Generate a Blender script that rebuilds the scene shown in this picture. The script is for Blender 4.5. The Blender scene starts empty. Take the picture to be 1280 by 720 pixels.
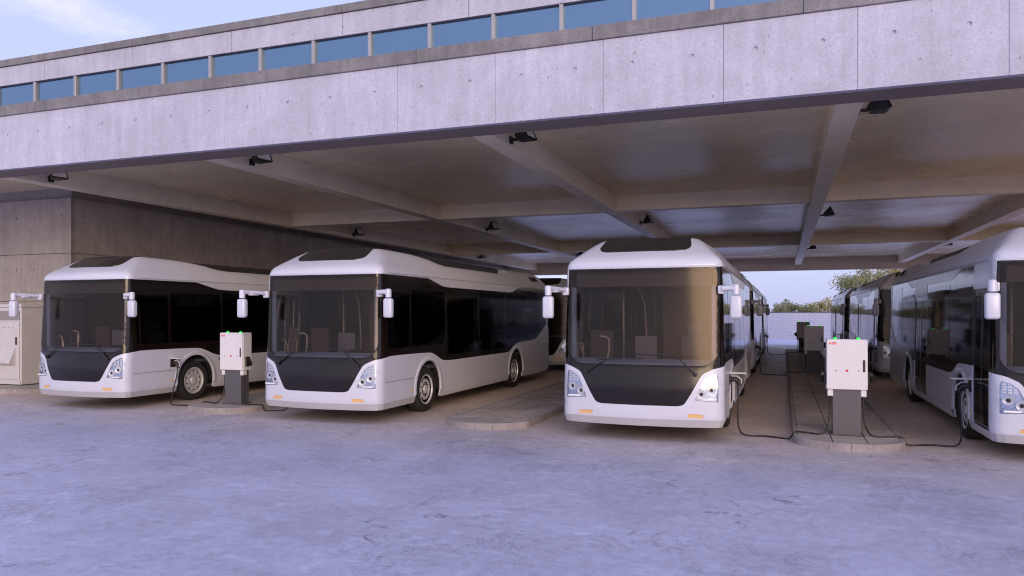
import bpy, bmesh, math, random
import numpy as np
from mathutils import Vector, Matrix
from mathutils.geometry import delaunay_2d_cdt

R = math.radians
random.seed(7)
S = bpy.context.scene
COL = S.collection

# ------------------------------------------------------------------ camera
YAW = 19.97
CAM_H = 2.0
cam_d = bpy.data.cameras.new('camera')
cam = bpy.data.objects.new('camera', cam_d)
COL.objects.link(cam)
cam.location = (0, 0, CAM_H)
cam.rotation_euler = (R(90), 0, R(YAW))
cam_d.sensor_width = 36
cam_d.lens = 36 * 930 / 1280
cam_d.shift_y = 32 / 1280
cam_d.clip_end = 6000
S.camera = cam

# ------------------------------------------------------------------ world, sun, exposure
SUN_EL, SUN_AZ = 12, 151 
SUN_STRENGTH = 1.05
SKY_STRENGTH = 0.15
w = bpy.data.worlds.new('World')
S.world = w
w.use_nodes = True
nt = w.node_tree
nt.nodes.clear()
out = nt.nodes.new('ShaderNodeOutputWorld')
bg = nt.nodes.new('ShaderNodeBackground')
sky = nt.nodes.new('ShaderNodeTexSky')
sky.sky_type = 'NISHITA'
sky.sun_disc = False
sky.sun_elevation = R(SUN_EL)
sky.sun_rotation = R(SUN_AZ)
sky.altitude = 200
sky.air_density = 1.0
sky.dust_density = 3
sky.ozone_density = 2.0
tint = nt.nodes.new('ShaderNodeMix'); tint.data_type = 'RGBA'; tint.blend_type = 'MULTIPLY'
tint.inputs[0].default_value = 1.0
veil = nt.nodes.new('ShaderNodeMix'); veil.data_type = 'RGBA'     # thin high overcast, even over the whole sky
veil.inputs[0].default_value = 0.74
veil.inputs[7].default_value = (3.2, 3.65, 4.75, 1)
nt.links.new(sky.outputs[0], veil.inputs[6])
nt.links.new(veil.outputs[2], tint.inputs[6])
tint.inputs[7].default_value = (1.0, 0.94, 1.12, 1)
tc = nt.nodes.new('ShaderNodeTexCoord')
mp = nt.nodes.new('ShaderNodeMapping'); mp.inputs['Scale'].default_value = (1, 1, 2.6)
nt.links.new(tc.outputs['Generated'], mp.inputs[0])
n1 = nt.nodes.new('ShaderNodeTexNoise'); n1.inputs['Scale'].default_value = 3.2
n1.inputs['Detail'].default_value = 8; n1.inputs['Roughness'].default_value = 0.55
nt.links.new(mp.outputs[0], n1.inputs['Vector'])
cr = nt.nodes.new('ShaderNodeMapRange'); cr.interpolation_type = 'SMOOTHSTEP'
cr.inputs[1].default_value = 0.545; cr.inputs[2].default_value = 0.70
cr.inputs[3].default_value = 0.0; cr.inputs[4].default_value = 0.62
nt.links.new(n1.outputs[0], cr.inputs[0])
cl = nt.nodes.new('ShaderNodeMix'); cl.data_type = 'RGBA'
nt.links.new(cr.outputs[0], cl.inputs[0])
nt.links.new(tint.outputs[2], cl.inputs[6])
cl.inputs[7].default_value = (5.2, 4.9, 5.9, 1)
nt.links.new(cl.outputs[2], bg.inputs[0])
bg.inputs[1].default_value = SKY_STRENGTH
nt.links.new(bg.outputs[0], out.inputs[0])

sun_d = bpy.data.lights.new('sun', 'SUN')
sun_d.energy = SUN_STRENGTH
sun_d.angle = R(34)
sun_d.color = (1.0, 0.77, 0.52)
sun = bpy.data.objects.new('sun', sun_d)
COL.objects.link(sun)
_sd = Vector((math.sin(R(SUN_AZ)) * math.cos(R(SUN_EL)), math.cos(R(SUN_AZ)) * math.cos(R(SUN_EL)), math.sin(R(SUN_EL))))
sun.rotation_euler = _sd.to_track_quat('Z', 'Y').to_euler()
sun.location = (30, -30, 40)

S.view_settings.view_transform = 'Standard'
S.view_settings.look = 'None'
S.view_settings.exposure = 0.53
S.view_settings.gamma = 1.0
try:
    S.cycles.use_denoising = True
    S.cycles.filter_width = 1.1
    S.cycles.max_bounces = 8
    S.cycles.diffuse_bounces = 5
    S.cycles.glossy_bounces = 4
    S.cycles.transparent_max_bounces = 12
    S.cycles.sample_clamp_indirect = 6
    S.cycles.caustics_reflective = False
    S.cycles.caustics_refractive = False
except Exception:
    pass

# ------------------------------------------------------------------ material helpers
def new_mat(name):
    m = bpy.data.materials.new(name)
    m.use_nodes = True
    return m, m.node_tree, m.node_tree.nodes['Principled BSDF']

def N(t, typ, **kw):
    n = t.nodes.new(typ)
    for k, v in kw.items():
        if k in n.inputs: n.inputs[k].default_value = v
        else: setattr(n, k, v)
    return n

def worldpos(t, scale=(1, 1, 1)):
    g = t.nodes.new('ShaderNodeNewGeometry')
    m = t.nodes.new('ShaderNodeMapping')
    m.inputs['Scale'].default_value = scale
    t.links.new(g.outputs['Position'], m.inputs[0])
    return m.outputs[0]

def noise(t, vec, scale, detail=5, rough=0.55, dist=0.0):
    n = N(t, 'ShaderNodeTexNoise')
    n.inputs['Scale'].default_value = scale
    n.inputs['Detail'].default_value = detail
    n.inputs['Roughness'].default_value = rough
    n.inputs['Distortion'].default_value = dist
    t.links.new(vec, n.inputs['Vector'])
    return n.outputs[0]

def ramp(t, fac, a, b, c0, c1):
    r = t.nodes.new('ShaderNodeMapRange')
    r.inputs[1].default_value = a; r.inputs[2].default_value = b
    r.inputs[3].default_value = c0; r.inputs[4].default_value = c1
    t.links.new(fac, r.inputs[0])
    return r.outputs[0]

def mixc(t, fac, a, b, mode='MIX'):
    m = t.nodes.new('ShaderNodeMix'); m.data_type = 'RGBA'; m.blend_type = mode
    for sock, v in ((m.inputs[0], fac), (m.inputs[6], a), (m.inputs[7], b)):
        if hasattr(v, 'is_linked') or isinstance(v, bpy.types.NodeSocket): t.links.new(v, sock)
        elif isinstance(v, (int, float)): sock.default_value = v
        else: sock.default_value = tuple(v) + ((1,) if len(v) == 3 else ())
    return m.outputs[2]

def math_n(t, op, a, b=0.0):
    m = t.nodes.new('ShaderNodeMath'); m.operation = op
    for sock, v in ((m.inputs[0], a), (m.inputs[1], b)):
        if isinstance(v, bpy.types.NodeSocket): t.links.new(v, sock)
        else: sock.default_value = v
    return m.outputs[0]

def bump(t, b, h, strength=0.3, dist=0.01):
    n = t.nodes.new('ShaderNodeBump')
    n.inputs['Strength'].default_value = strength
    n.inputs['Distance'].default_value = dist
    t.links.new(h, n.inputs['Height'])
    t.links.new(n.outputs[0], b.inputs['Normal'])

def mat_concrete(name, base, streak=0.25, blotch=0.25, rough=0.8, spots=True, fine=0.12):
    m, t, b = new_mat(name)
    p = worldpos(t)
    ps = worldpos(t, (5.5, 5.5, 0.5))
    big = noise(t, p, 0.9, 6, 0.6, 0.6)
    mid = noise(t, p, 4.5, 8, 0.7, 0.3)
    fin = noise(t, p, 38, 4, 0.6)
    st = noise(t, ps, 1.0, 6, 0.65, 0.2)
    f1 = ramp(t, big, 0.3, 0.7, 1 - blotch, 1 + blotch * 0.6)
    f2 = ramp(t, st, 0.3, 0.72, 1 + streak * .4, 1 - streak)
    f3 = ramp(t, fin, 0.25, 0.75, 1 - fine, 1 + fine)
    f4 = ramp(t, mid, 0.3, 0.7, 1 - blotch * .5, 1 + blotch * .4)
    f = math_n(t, 'MULTIPLY', math_n(t, 'MULTIPLY', f1, f2), math_n(t, 'MULTIPLY', f3, f4))
    if spots:
        sp = noise(t, worldpos(t, (1, 1, .7)), 13, 3, 0.5)
        f = math_n(t, 'MULTIPLY', f, ramp(t, sp, 0.68, 0.74, 1.0, 0.62))
        v = t.nodes.new('ShaderNodeTexVoronoi'); v.inputs['Scale'].default_value = 7
        t.links.new(p, v.inputs['Vector'])
        f = math_n(t, 'MULTIPLY', f, ramp(t, v.outputs[0], 0.05, 0.09, 0.6, 1.0))
    c = t.nodes.new('ShaderNodeCombineColor')
    for i in range(3):
        t.links.new(math_n(t, 'MULTIPLY', f, base[i]), c.inputs[i])
    t.links.new(c.outputs[0], b.inputs['Base Color'])
    b.inputs['Roughness'].default_value = rough
    bump(t, b, math_n(t, 'ADD', fin, mid), 0.35, 0.004)
    return m

def mat_plain(name, col, rough=0.5, metal=0.0, coat=0.0, spec=0.5, dirt=0.06, dscale=3.0, bmp=0.0, crough=0.08):
    m, t, b = new_mat(name)
    g = t.nodes.new('ShaderNodeTexCoord')
    n = noise(t, g.outputs['Object'], dscale, 6, 0.6)
    f = ramp(t, n, 0.3, 0.7, 1 - dirt, 1 + dirt)
    c = t.nodes.new('ShaderNodeCombineColor')
    for i in range(3):
        t.links.new(math_n(t, 'MULTIPLY', f, col[i]), c.inputs[i])
    t.links.new(c.outputs[0], b.inputs['Base Color'])
    t.links.new(ramp(t, n, 0.3, 0.7, max(0, rough - .04), rough + .05), b.inputs['Roughness'])
    b.inputs['Metallic'].default_value = metal
    b.inputs['Coat Weight'].default_value = coat
    b.inputs['Coat Roughness'].default_value = crough
    b.inputs['Specular IOR Level'].default_value = spec
    if bmp:
        bump(t, b, noise(t, g.outputs['Object'], 60, 3), bmp, 0.002)
    return m

def mat_glass(name, tcol, gloss=0.05, rough=0.02, f0=0.04, gcol=(1, 1, 1)):
    """thin tinted pane: see-through tint with a fresnel reflection on top"""
    m = bpy.data.materials.new(name); m.use_nodes = True
    t = m.node_tree; t.nodes.clear()
    o = t.nodes.new('ShaderNodeOutputMaterial')
    tr = t.nodes.new('ShaderNodeBsdfTransparent'); tr.inputs[0].default_value = (*tcol, 1)
    gl = t.nodes.new('ShaderNodeBsdfGlossy'); gl.inputs['Roughness'].default_value = rough
    gl.inputs[0].default_value = (*gcol, 1)
    lw = t.nodes.new('ShaderNodeFresnel'); lw.inputs[0].default_value = 1.33
    f = ramp(t, lw.outputs[0], 0.0, 1.0, f0, 1.0)
    mx = t.nodes.new('ShaderNodeMixShader')
    t.links.new(f, mx.inputs[0]); t.links.new(tr.outputs[0], mx.inputs[1]); t.links.new(gl.outputs[0], mx.inputs[2])
    t.links.new(mx.outputs[0], o.inputs[0])
    return m

def mat_emit(name, col, s):
    m, t, b = new_mat(name)
    b.inputs['Base Color'].default_value = (*col, 1)
    b.inputs['Emission Color'].default_value = (*col, 1)
    b.inputs['Emission Strength'].default_value = s
    return m

M = {}
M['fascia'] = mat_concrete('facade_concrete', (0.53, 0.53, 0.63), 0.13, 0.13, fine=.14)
M['coping'] = mat_concrete('coping_concrete', (0.24, 0.23, 0.235), 0.25, 0.30, fine=.2)
M['wall'] = mat_concrete('wall_concrete', (0.38, 0.345, 0.325), 0.15, 0.20)
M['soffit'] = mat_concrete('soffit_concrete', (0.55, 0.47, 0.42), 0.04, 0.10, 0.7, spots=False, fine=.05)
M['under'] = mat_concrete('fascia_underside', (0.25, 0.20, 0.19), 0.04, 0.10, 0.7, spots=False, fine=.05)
M['kerb'] = mat_concrete('kerb_stone', (0.38, 0.34, 0.33), 0.05, 0.30, 0.8, fine=.15)
M['paver'] = mat_concrete('paver_concrete', (0.50, 0.43, 0.38), 0.05, 0.30, 0.75, fine=.12)
M['joint'] = mat_plain('joint_mortar', (0.09, 0.085, 0.08), 0.9)
M['white'] = mat_plain('white_bus_paint', (0.66, 0.67, 0.76), 0.32, coat=0.35, dirt=.015, crough=.12)
M['lip'] = mat_plain('grey_plastic_nose_shade', (0.50, 0.49, 0.52), 0.5)  # grey plastic parts, and painted shade on the bus nose lip
M['black'] = mat_plain('gloss_black_panel', (0.012, 0.010, 0.010), 0.16, coat=0.6)
M['mask'] = mat_plain('black_front_mask', (0.012, 0.008, 0.006), 0.10, coat=0.15, spec=.4, dirt=.3)
M['dark'] = mat_plain('dark_plastic', (0.022, 0.02, 0.02), 0.5)
M['rubber'] = mat_plain('tyre_rubber', (0.02, 0.019, 0.019), 0.75, bmp=.4)
M['rim'] = mat_plain('painted_steel_rim', (0.66, 0.65, 0.66), 0.34, metal=.25)
M['bolt'] = mat_plain('dark_bolt', (0.06, 0.06, 0.06), 0.4, metal=.7)
M['chrome'] = mat_plain('lamp_reflector', (0.52, 0.57, 0.70), 0.22, metal=.55, dirt=.35, dscale=30)
M['lampwhite'] = mat_plain('lamp_louvre', (0.92, 0.93, 0.96), 0.2, metal=.1)
M['clear'] = mat_glass('clear_lens', (0.93, 0.95, 1.0), f0=0.05)
M['amber'] = mat_plain('amber_lens', (0.80, 0.50, 0.20), 0.2, coat=.6)
M['screen'] = mat_glass('windscreen_glass', (0.56, 0.52, 0.53), f0=0.016, rough=.13, gcol=(1.0, .84, .70))
M['tint'] = mat_glass('tinted_window_glass', (0.07, 0.062, 0.062), f0=0.0, rough=.04)
M['roofglass'] = mat_plain('roof_hatch_black', (0.012, 0.010, 0.009), 0.22, coat=.3)
M['equip'] = mat_plain('dark_roof_cover', (0.035, 0.032, 0.034), 0.5)
M['dash'] = mat_plain('blue_grey_dashboard', (0.28, 0.38, 0.58), 0.5)
M['inner'] = mat_plain('interior_lining', (0.085, 0.066, 0.058), 0.7)
M['innerl'] = mat_plain('interior_partition', (0.16, 0.16, 0.19), 0.5)
M['seat'] = mat_plain('seat_fabric', (0.04, 0.045, 0.07), 0.8)
M['rail'] = mat_plain('brass_tone_handrail', (0.55, 0.49, 0.40), 0.3, metal=.3)
M['chargerwhite'] = mat_plain('white_powder_coat', (0.78, 0.76, 0.77), 0.42, dirt=.02)
M['pedestal'] = mat_plain('grey_pedestal_paint', (0.11, 0.105, 0.115), 0.5, dirt=.08)
M['red'] = mat_plain('red_print', (0.75, 0.02, 0.02), 0.4)
M['green'] = mat_emit('green_status_light', (0.02, 0.70, 0.08), 0.7)
M['cable'] = mat_plain('black_cable', (0.018, 0.017, 0.018), 0.45)
M['cabinet'] = mat_plain('cream_cabinet_paint', (0.62, 0.60, 0.60), 0.5, dirt=.05)
M['cabgrey'] = mat_plain('grey_cabinet_panel', (0.30, 0.28, 0.27), 0.5)
M['floodblack'] = mat_plain('floodlight_black', (0.012, 0.012, 0.012), 0.4)
M['mullion'] = mat_plain('grey_window_mullion', (0.42, 0.41, 0.42), 0.45, metal=.3)
M['clere'] = mat_plain('blue_solar_glass', (0.20, 0.31, 0.41), 0.05, metal=.85, dirt=.03, dscale=.3)
M['bark'] = mat_plain('tree_bark', (0.10, 0.08, 0.06), 0.9, dirt=.3)

# flood light reflector glass: bright crinkled reflector
m, t, b = new_mat('floodlight_reflector')
tcn = t.nodes.new('ShaderNodeTexCoord')
v = t.nodes.new('ShaderNodeTexVoronoi'); v.inputs['Scale'].default_value = 14
t.links.new(tcn.outputs['Object'], v.inputs['Vector'])
t.links.new(mixc(t, v.outputs[0], (.80, .79, .78), (.95, .94, .93)), b.inputs['Base Color'])
b.inputs['Metallic'].default_value = .0; b.inputs['Roughness'].default_value = .2
bump(t, b, v.outputs[0], .6, .02)
M['reflector'] = m

# ceiling: painted, rather glossy slab
def mat_ceiling():
    m, t, b = new_mat('glossy_painted_ceiling')
    p = worldpos(t)
    a = noise(t, p, 0.5, 5, .6, .4)
    c = noise(t, p, 6, 5, .6)
    f = math_n(t, 'MULTIPLY', ramp(t, a, .3, .7, .88, 1.1), ramp(t, c, .3, .7, .96, 1.04))
    cc = t.nodes.new('ShaderNodeCombineColor')
    for i, k in enumerate((0.93, 0.82, 0.58)):
        t.links.new(math_n(t, 'MULTIPLY', f, k), cc.inputs[i])
    t.links.new(cc.outputs[0], b.inputs['Base Color'])
    t.links.new(ramp(t, a, .3, .7, .20, .30), b.inputs['Roughness'])
    b.inputs['Specular IOR Level'].default_value = .6
    bump(t, b, a, .03, .02)
    return m
M['ceiling'] = mat_ceiling()
def mat_beam():
    m, t, b = new_mat('painted_beam')
    p = worldpos(t)
    a = noise(t, p, 1.2, 6, .6, .3)
    f = ramp(t, a, .3, .7, .9, 1.08)
    cc = t.nodes.new('ShaderNodeCombineColor')
    for i, k in enumerate((0.92, 0.82, 0.64)):
        t.links.new(math_n(t, 'MULTIPLY', f, k), cc.inputs[i])
    t.links.new(cc.outputs[0], b.inputs['Base Color'])
    b.inputs['Roughness'].default_value = .38
    return m
M['beam'] = mat_beam()

def mat_ground():
    m, t, b = new_mat('stained_concrete_yard')
    p = worldpos(t)
    big = noise(t, p, 0.16, 7, .62, .8)
    med = noise(t, p, 0.9, 8, .68, .7)
    fin = noise(t, p, 9, 6, .65)
    vf = noise(t, p, 60, 3, .6)
    lane = noise(t, worldpos(t, (.35, 6, 1)), 1.0, 5, .6)
    f = math_n(t, 'MULTIPLY', ramp(t, big, .3, .7, .93, 1.06), ramp(t, med, .3, .7, .88, 1.10))
    f = math_n(t, 'MULTIPLY', f, ramp(t, fin, .30, .70, .86, 1.12))
    f = math_n(t, 'MULTIPLY', f, ramp(t, vf, .25, .75, .88, 1.12))
    f = math_n(t, 'MULTIPLY', f, ramp(t, lane, .3, .7, .96, 1.04))
    scuff = noise(t, worldpos(t, (2.5, 3.6, 1)), 2.2, 10, .75, .5)
    f = math_n(t, 'MULTIPLY', f, ramp(t, scuff, .30, .70, .92, 1.07))
    pit = noise(t, p, 22, 6, .75)
    f = math_n(t, 'MULTIPLY', f, ramp(t, pit, .56, .70, 1.0, .76))
    veins = noise(t, worldpos(t, (1, .8, 1)), .8, 12, .7, 2.6)
    vr = math_n(t, 'ABSOLUTE', math_n(t, 'SUBTRACT', veins, .5))
    vm = ramp(t, noise(t, p, .6, 3, .5), .46, .58, 0, .30)
    f = math_n(t, 'MULTIPLY', f, math_n(t, 'SUBTRACT', 1.0, math_n(t, 'MULTIPLY', vm, ramp(t, vr, 0, .022, 1.0, 0.0))))
    pale = noise(t, worldpos(t, (1, 1.5, 1)), 1.7, 10, .74, 1.0)
    f = math_n(t, 'MULTIPLY', f, ramp(t, pale, .54, .64, 1.0, 1.16))
    # small dark chips and flecks, drawn out along the run of the slab
    fl_ = noise(t, worldpos(t, (3.2, 1.6, 1)), 2.6, 8, .78, 1.2)
    fm_ = noise(t, p, .35, 3, .5)
    f = math_n(t, 'MULTIPLY', f, math_n(t, 'SUBTRACT', 1.0, math_n(t, 'MULTIPLY', ramp(t, fl_, .61, .67, 0, .36), ramp(t, fm_, .42, .58, .15, 1))))
    # broad dark stains
    st = noise(t, worldpos(t, (1, .55, 1)), .55, 9, .72, 1.6)
    f = math_n(t, 'MULTIPLY', f, ramp(t, st, .58, .74, 1.0, .74))
    # hairline cracks: broken up voronoi edges
    vo = t.nodes.new('ShaderNodeTexVoronoi'); vo.feature = 'DISTANCE_TO_EDGE'; vo.inputs['Scale'].default_value = .33
    mx = t.nodes.new('ShaderNodeVectorMath'); mx.operation = 'ADD'
    nn = N(t, 'ShaderNodeTexNoise'); nn.inputs['Scale'].default_value = 1.6; nn.inputs['Detail'].default_value = 8
    t.links.new(p, nn.inputs['Vector'])
    t.links.new(p, mx.inputs[0]); 
    sc = t.nodes.new('ShaderNodeVectorMath'); sc.operation = 'SCALE'; sc.inputs['Scale'].default_value = 1.5
    t.links.new(nn.outputs['Color'], sc.inputs[0]); t.links.new(sc.outputs[0], mx.inputs[1])
    t.links.new(mx.outputs[0], vo.inputs['Vector'])
    crk = ramp(t, vo.outputs[0], .0, .022, 1.0, 0.0)
    msk = math_n(t, 'MULTIPLY', ramp(t, noise(t, p, .45, 4, .6), .46, .56, 0, 1), ramp(t, noise(t, p, 5.5, 4, .7), .50, .58, 0, 1))
    crk = math_n(t, 'MULTIPLY', crk, msk)
    f = math_n(t, 'MULTIPLY', f, ramp(t, crk, 0, 1, 1.0, .45))
    cc = t.nodes.new('ShaderNodeCombineColor')
    for i, k in enumerate((0.485, 0.485, 0.625)):
        t.links.new(math_n(t, 'MULTIPLY', f, k), cc.inputs[i])
    # under the canopy the brown indoor light is put into the slab colour; the edge wanders
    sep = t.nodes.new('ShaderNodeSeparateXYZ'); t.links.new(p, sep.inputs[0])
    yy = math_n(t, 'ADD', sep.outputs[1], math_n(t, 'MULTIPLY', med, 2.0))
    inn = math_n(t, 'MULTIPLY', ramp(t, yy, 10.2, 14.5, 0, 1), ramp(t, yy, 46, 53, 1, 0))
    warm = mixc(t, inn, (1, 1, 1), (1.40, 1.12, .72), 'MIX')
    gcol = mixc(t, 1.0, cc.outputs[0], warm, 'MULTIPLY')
    rear = mixc(t, ramp(t, yy, 51, 53, 0, 1), (1, 1, 1), (1.5, 1.55, 1.55), 'MIX')  # back yard's brighter light painted in by lightening the ground there
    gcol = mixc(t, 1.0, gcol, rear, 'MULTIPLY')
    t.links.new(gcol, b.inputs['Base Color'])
    t.links.new(ramp(t, med, .3, .7, .42, .66), b.inputs['Roughness'])
    h = math_n(t, 'ADD', math_n(t, 'MULTIPLY', math_n(t, 'ADD', fin, scuff), .6), math_n(t, 'MULTIPLY', vf, .25))
    h = math_n(t, 'SUBTRACT', h, math_n(t, 'MULTIPLY', crk, .25))
    bump(t, b, h, .35, .012)
    return m
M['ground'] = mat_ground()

def mat_block():
    m, t, b = new_mat('painted_blockwork')
    g = t.nodes.new('ShaderNodeTexCoord')
    mp = t.nodes.new('ShaderNodeMapping'); mp.inputs['Rotation'].default_value = (R(90), 0, 0)
    t.links.new(g.outputs['Object'], mp.inputs[0])
    br = t.nodes.new('ShaderNodeTexBrick')
    br.inputs['Scale'].default_value = 1.0
    br.inputs['Brick Width'].default_value = .42; br.inputs['Row Height'].default_value = .165
    br.inputs['Mortar Size'].default_value = .014
    br.inputs['Color1'].default_value = (.86, .85, .88, 1); br.inputs['Color2'].default_value = (.78, .77, .81, 1)
    br.inputs['Mortar'].default_value = (.62, .61, .66, 1)
    t.links.new(mp.outputs[0], br.inputs['Vector'])
    t.links.new(br.outputs[0], b.inputs['Base Color'])
    b.inputs['Roughness'].default_value = .8
    bump(t, b, br.outputs[1], -.5, .01)
    return m
M['block'] = mat_block()

def mat_leaf(name, c0, c1):
    m, t, b = new_mat(name)
    n = noise(t, worldpos(t), 2.2, 3, .6)
    t.links.new(mixc(t, ramp(t, n, .35, .65, 0, 1), c0, c1), b.inputs['Base Color'])
    b.inputs['Roughness'].default_value = .6
    b.inputs['Transmission Weight'].default_value = 0.0
    return m
M['leaf_yellow'] = mat_leaf('yellowing_leaves', (.50, .38, .12), (.28, .26, .09))
M['leaf_green'] = mat_leaf('dry_green_leaves', (.17, .20, .08), (.32, .29, .12))
M['hill'] = mat_plain('distant_hill_scrub', (.13, .12, .11), 0.9, dirt=.2, dscale=.02)

# ------------------------------------------------------------------ object helpers
def link(name, me, parent=None, loc=(0, 0, 0), rot=(0, 0, 0)):
    o = bpy.data.objects.new(name, me)
    COL.objects.link(o)
    o.parent = parent
    o.location = loc
    o.rotation_euler = rot
    return o

def tag(o, label=None, cat=None, group=None, kind=None):
    if label: o['label'] = label
    if cat: o['category'] = cat
    if group: o['group'] = group
    if kind: o['kind'] = kind
    return o

def thing(name, label, cat, loc=(0, 0, 0), rotz=0, group=None):
    o = bpy.data.objects.new(name, None)
    o.empty_display_size = .3
    COL.objects.link(o)
    o.location = loc; o.rotation_euler = (0, 0, rotz)
    return tag(o, label, cat, group)

def copy_tree(o, parent=None):
    c = o.copy(); COL.objects.link(c); c.parent = parent
    for ch in list(o.children):
        copy_tree(ch, c)
    return c

class MB:
    """collects shapes, then links them as one mesh object"""
    def __init__(s): s.v = []; s.f = []
    def add(s, vs, fs):
        k = len(s.v); s.v += [tuple(p) for p in vs]; s.f += [tuple(i + k for i in f) for f in fs]; return s
    def box(s, x0, x1, y0, y1, z0, z1, bev=0.0, seg=1, rot=None, piv=None):
        bm = bmesh.new()
        r = bmesh.ops.create_cube(bm, size=1)
        for v in bm.verts:
            v.co = Vector(((x0 + x1) / 2 + v.co.x * (x1 - x0), (y0 + y1) / 2 + v.co.y * (y1 - y0), (z0 + z1) / 2 + v.co.z * (z1 - z0)))
        if bev > 0:
            bmesh.ops.bevel(bm, geom=bm.edges[:], offset=bev, segments=seg, affect='EDGES', profile=.5)
        if rot is not None:
            pv = Vector(piv if piv is not None else ((x0 + x1) / 2, (y0 + y1) / 2, (z0 + z1) / 2))
            mt = Matrix.Translation(pv) @ rot @ Matrix.Translation(-pv)
            bmesh.ops.transform(bm, matrix=mt, verts=bm.verts)
        bm.verts.index_update()
        s.add([v.co for v in bm.verts], [[v.index for v in f.verts] for f in bm.faces]); bm.free(); return s
    def prism(s, poly, axis, a, b):
        """poly in the two other axes (cyclic order), extruded on axis from a to b"""
        def p3(p, c):
            return {'x': (c, p[0], p[1]), 'y': (p[0], c, p[1]), 'z': (p[0], p[1], c)}[axis]
        n = len(poly)
        vs = [p3(p, a) for p in poly] + [p3(p, b) for p in poly]
        fs = [tuple(range(n - 1, -1, -1)), tuple(range(n, 2 * n))] + [(i, (i + 1) % n, n + (i + 1) % n, n + i) for i in range(n)]
        return s.add(vs, fs)
    def tube(s, pts, r, n=8, caps=True):
        pts = [Vector(p) for p in pts]
        rs = r if isinstance(r, (list, tuple)) else [r] * len(pts)
        vs = []; fs = []
        prev = None
        for i, p in enumerate(pts):
            d = (pts[min(i + 1, len(pts) - 1)] - pts[max(i - 1, 0)]).normalized()
            if prev is None:
                a = d.orthogonal().normalized()
            else:
                a = (prev - d * prev.dot(d)).normalized()
            prev = a
            bb = d.cross(a)
            for k in range(n):
                an = 2 * math.pi * k / n
                vs.append(p + (a * math.cos(an) + bb * math.sin(an)) * rs[i])
        for i in range(len(pts) - 1):
            for k in range(n):
                fs.append((i * n + k, i * n + (k + 1) % n, (i + 1) * n + (k + 1) % n, (i + 1) * n + k))
        if caps:
            fs.append(tuple(range(n - 1, -1, -1))); fs.append(tuple((len(pts) - 1) * n + k for k in range(n)))
        return s.add(vs, fs)
    def lathe(s, prof, c, axis='x', n=32, sign=1):
        """prof: list of (radius, along)"""
        vs = []; fs = []
        for r, a in prof:
            for k in range(n):
                an = 2 * math.pi * k / n
                p, q = r * math.cos(an), r * math.sin(an)
                a2 = a * sign
                vs.append({'x': (c[0] + a2, c[1] + p, c[2] + q), 'y': (c[0] + p, c[1] + a2, c[2] + q), 'z': (c[0] + p, c[1] + q, c[2] + a2)}[axis])
        for i in range(len(prof) - 1):
            for k in range(n):
                fs.append((i * n + k, i * n + (k + 1) % n, (i + 1) * n + (k + 1) % n, (i + 1) * n + k))
        if prof[0][0] > 1e-4: fs.append(tuple(range(n - 1, -1, -1)))
        if prof[-1][0] > 1e-4: fs.append(tuple((len(prof) - 1) * n + k for k in range(n)))
        return s.add(vs, fs)
    def mesh(s, name, mat, smooth=None, normals=True):
        me = bpy.data.meshes.new(name)
        me.from_pydata(s.v, [], s.f)
        if normals:
            bm = bmesh.new(); bm.from_mesh(me)
            bmesh.ops.remove_doubles(bm, verts=bm.verts, dist=1e-5)
            bmesh.ops.recalc_face_normals(bm, faces=bm.faces)
            bm.to_mesh(me); bm.free()
        me.materials.append(mat)
        if smooth:
            me.polygons.foreach_set('use_smooth', [True] * len(me.polygons))
            me.set_sharp_from_angle(angle=R(smooth))
        me.update()
        return me
    def build(s, name, mat, parent=None, smooth=None, loc=(0, 0, 0), rot=(0, 0, 0), normals=True):
        return link(name, s.mesh(name, mat, smooth, normals), parent, loc, rot)

def bx(name, mat, parent, *d, bev=0.0, **kw):
    return MB().box(*d, bev=bev).build(name, mat, parent, **kw)

# ------------------------------------------------------------------ SETTING: ground
g = MB()
xs = [-500, -60, -20, 0, 20, 60, 500]; ys = [-60, 0, 10, 30, 60, 200, 900]
for i in range(6):
    for j in range(6):
        k = len(g.v)
        g.v += [(xs[i], ys[j], 0), (xs[i + 1], ys[j], 0), (xs[i + 1], ys[j + 1], 0), (xs[i], ys[j + 1], 0)]
        g.f.append((k, k + 1, k + 2, k + 3))
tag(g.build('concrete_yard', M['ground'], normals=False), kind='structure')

# distant hills
h = MB()
n = 120
for i in range(n + 1):
    x = -700 + 1600 * i / n
    z = 12 + 9 * math.sin(i * .21) + 5 * math.sin(i * .53 + 1) + 3 * math.sin(i * 1.3)
    h.v += [(x, 880, -2), (x, 960, max(3, z)), (x, 1050, -2)]
for i in range(n):
    a = i * 3
    h.f += [(a, a + 3, a + 4, a + 1), (a + 1, a + 4, a + 5, a + 2)]
tag(h.build('hills', M['hill'], smooth=60), kind='structure')

# ------------------------------------------------------------------ SETTING: depot building
BX0 = -10.9 - 5.92 * 2 - 2          # left end, out of frame
BX1 = 0.94 + 5.92 * 5
YF, YB = 11.30, 51.6                # front and back faces
ZB, ZC = 5.13, 5.60                 # beam bottom, ceiling
ZSOF, ZF1 = 5.10, 6.24              # fascia bottom and top
depot = thing('depot_building', 'long grey concrete bus depot with deep beamed canopy and upper strip of windows', 'building', (0, YF, 0))
def dp(y): return y - YF

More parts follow.
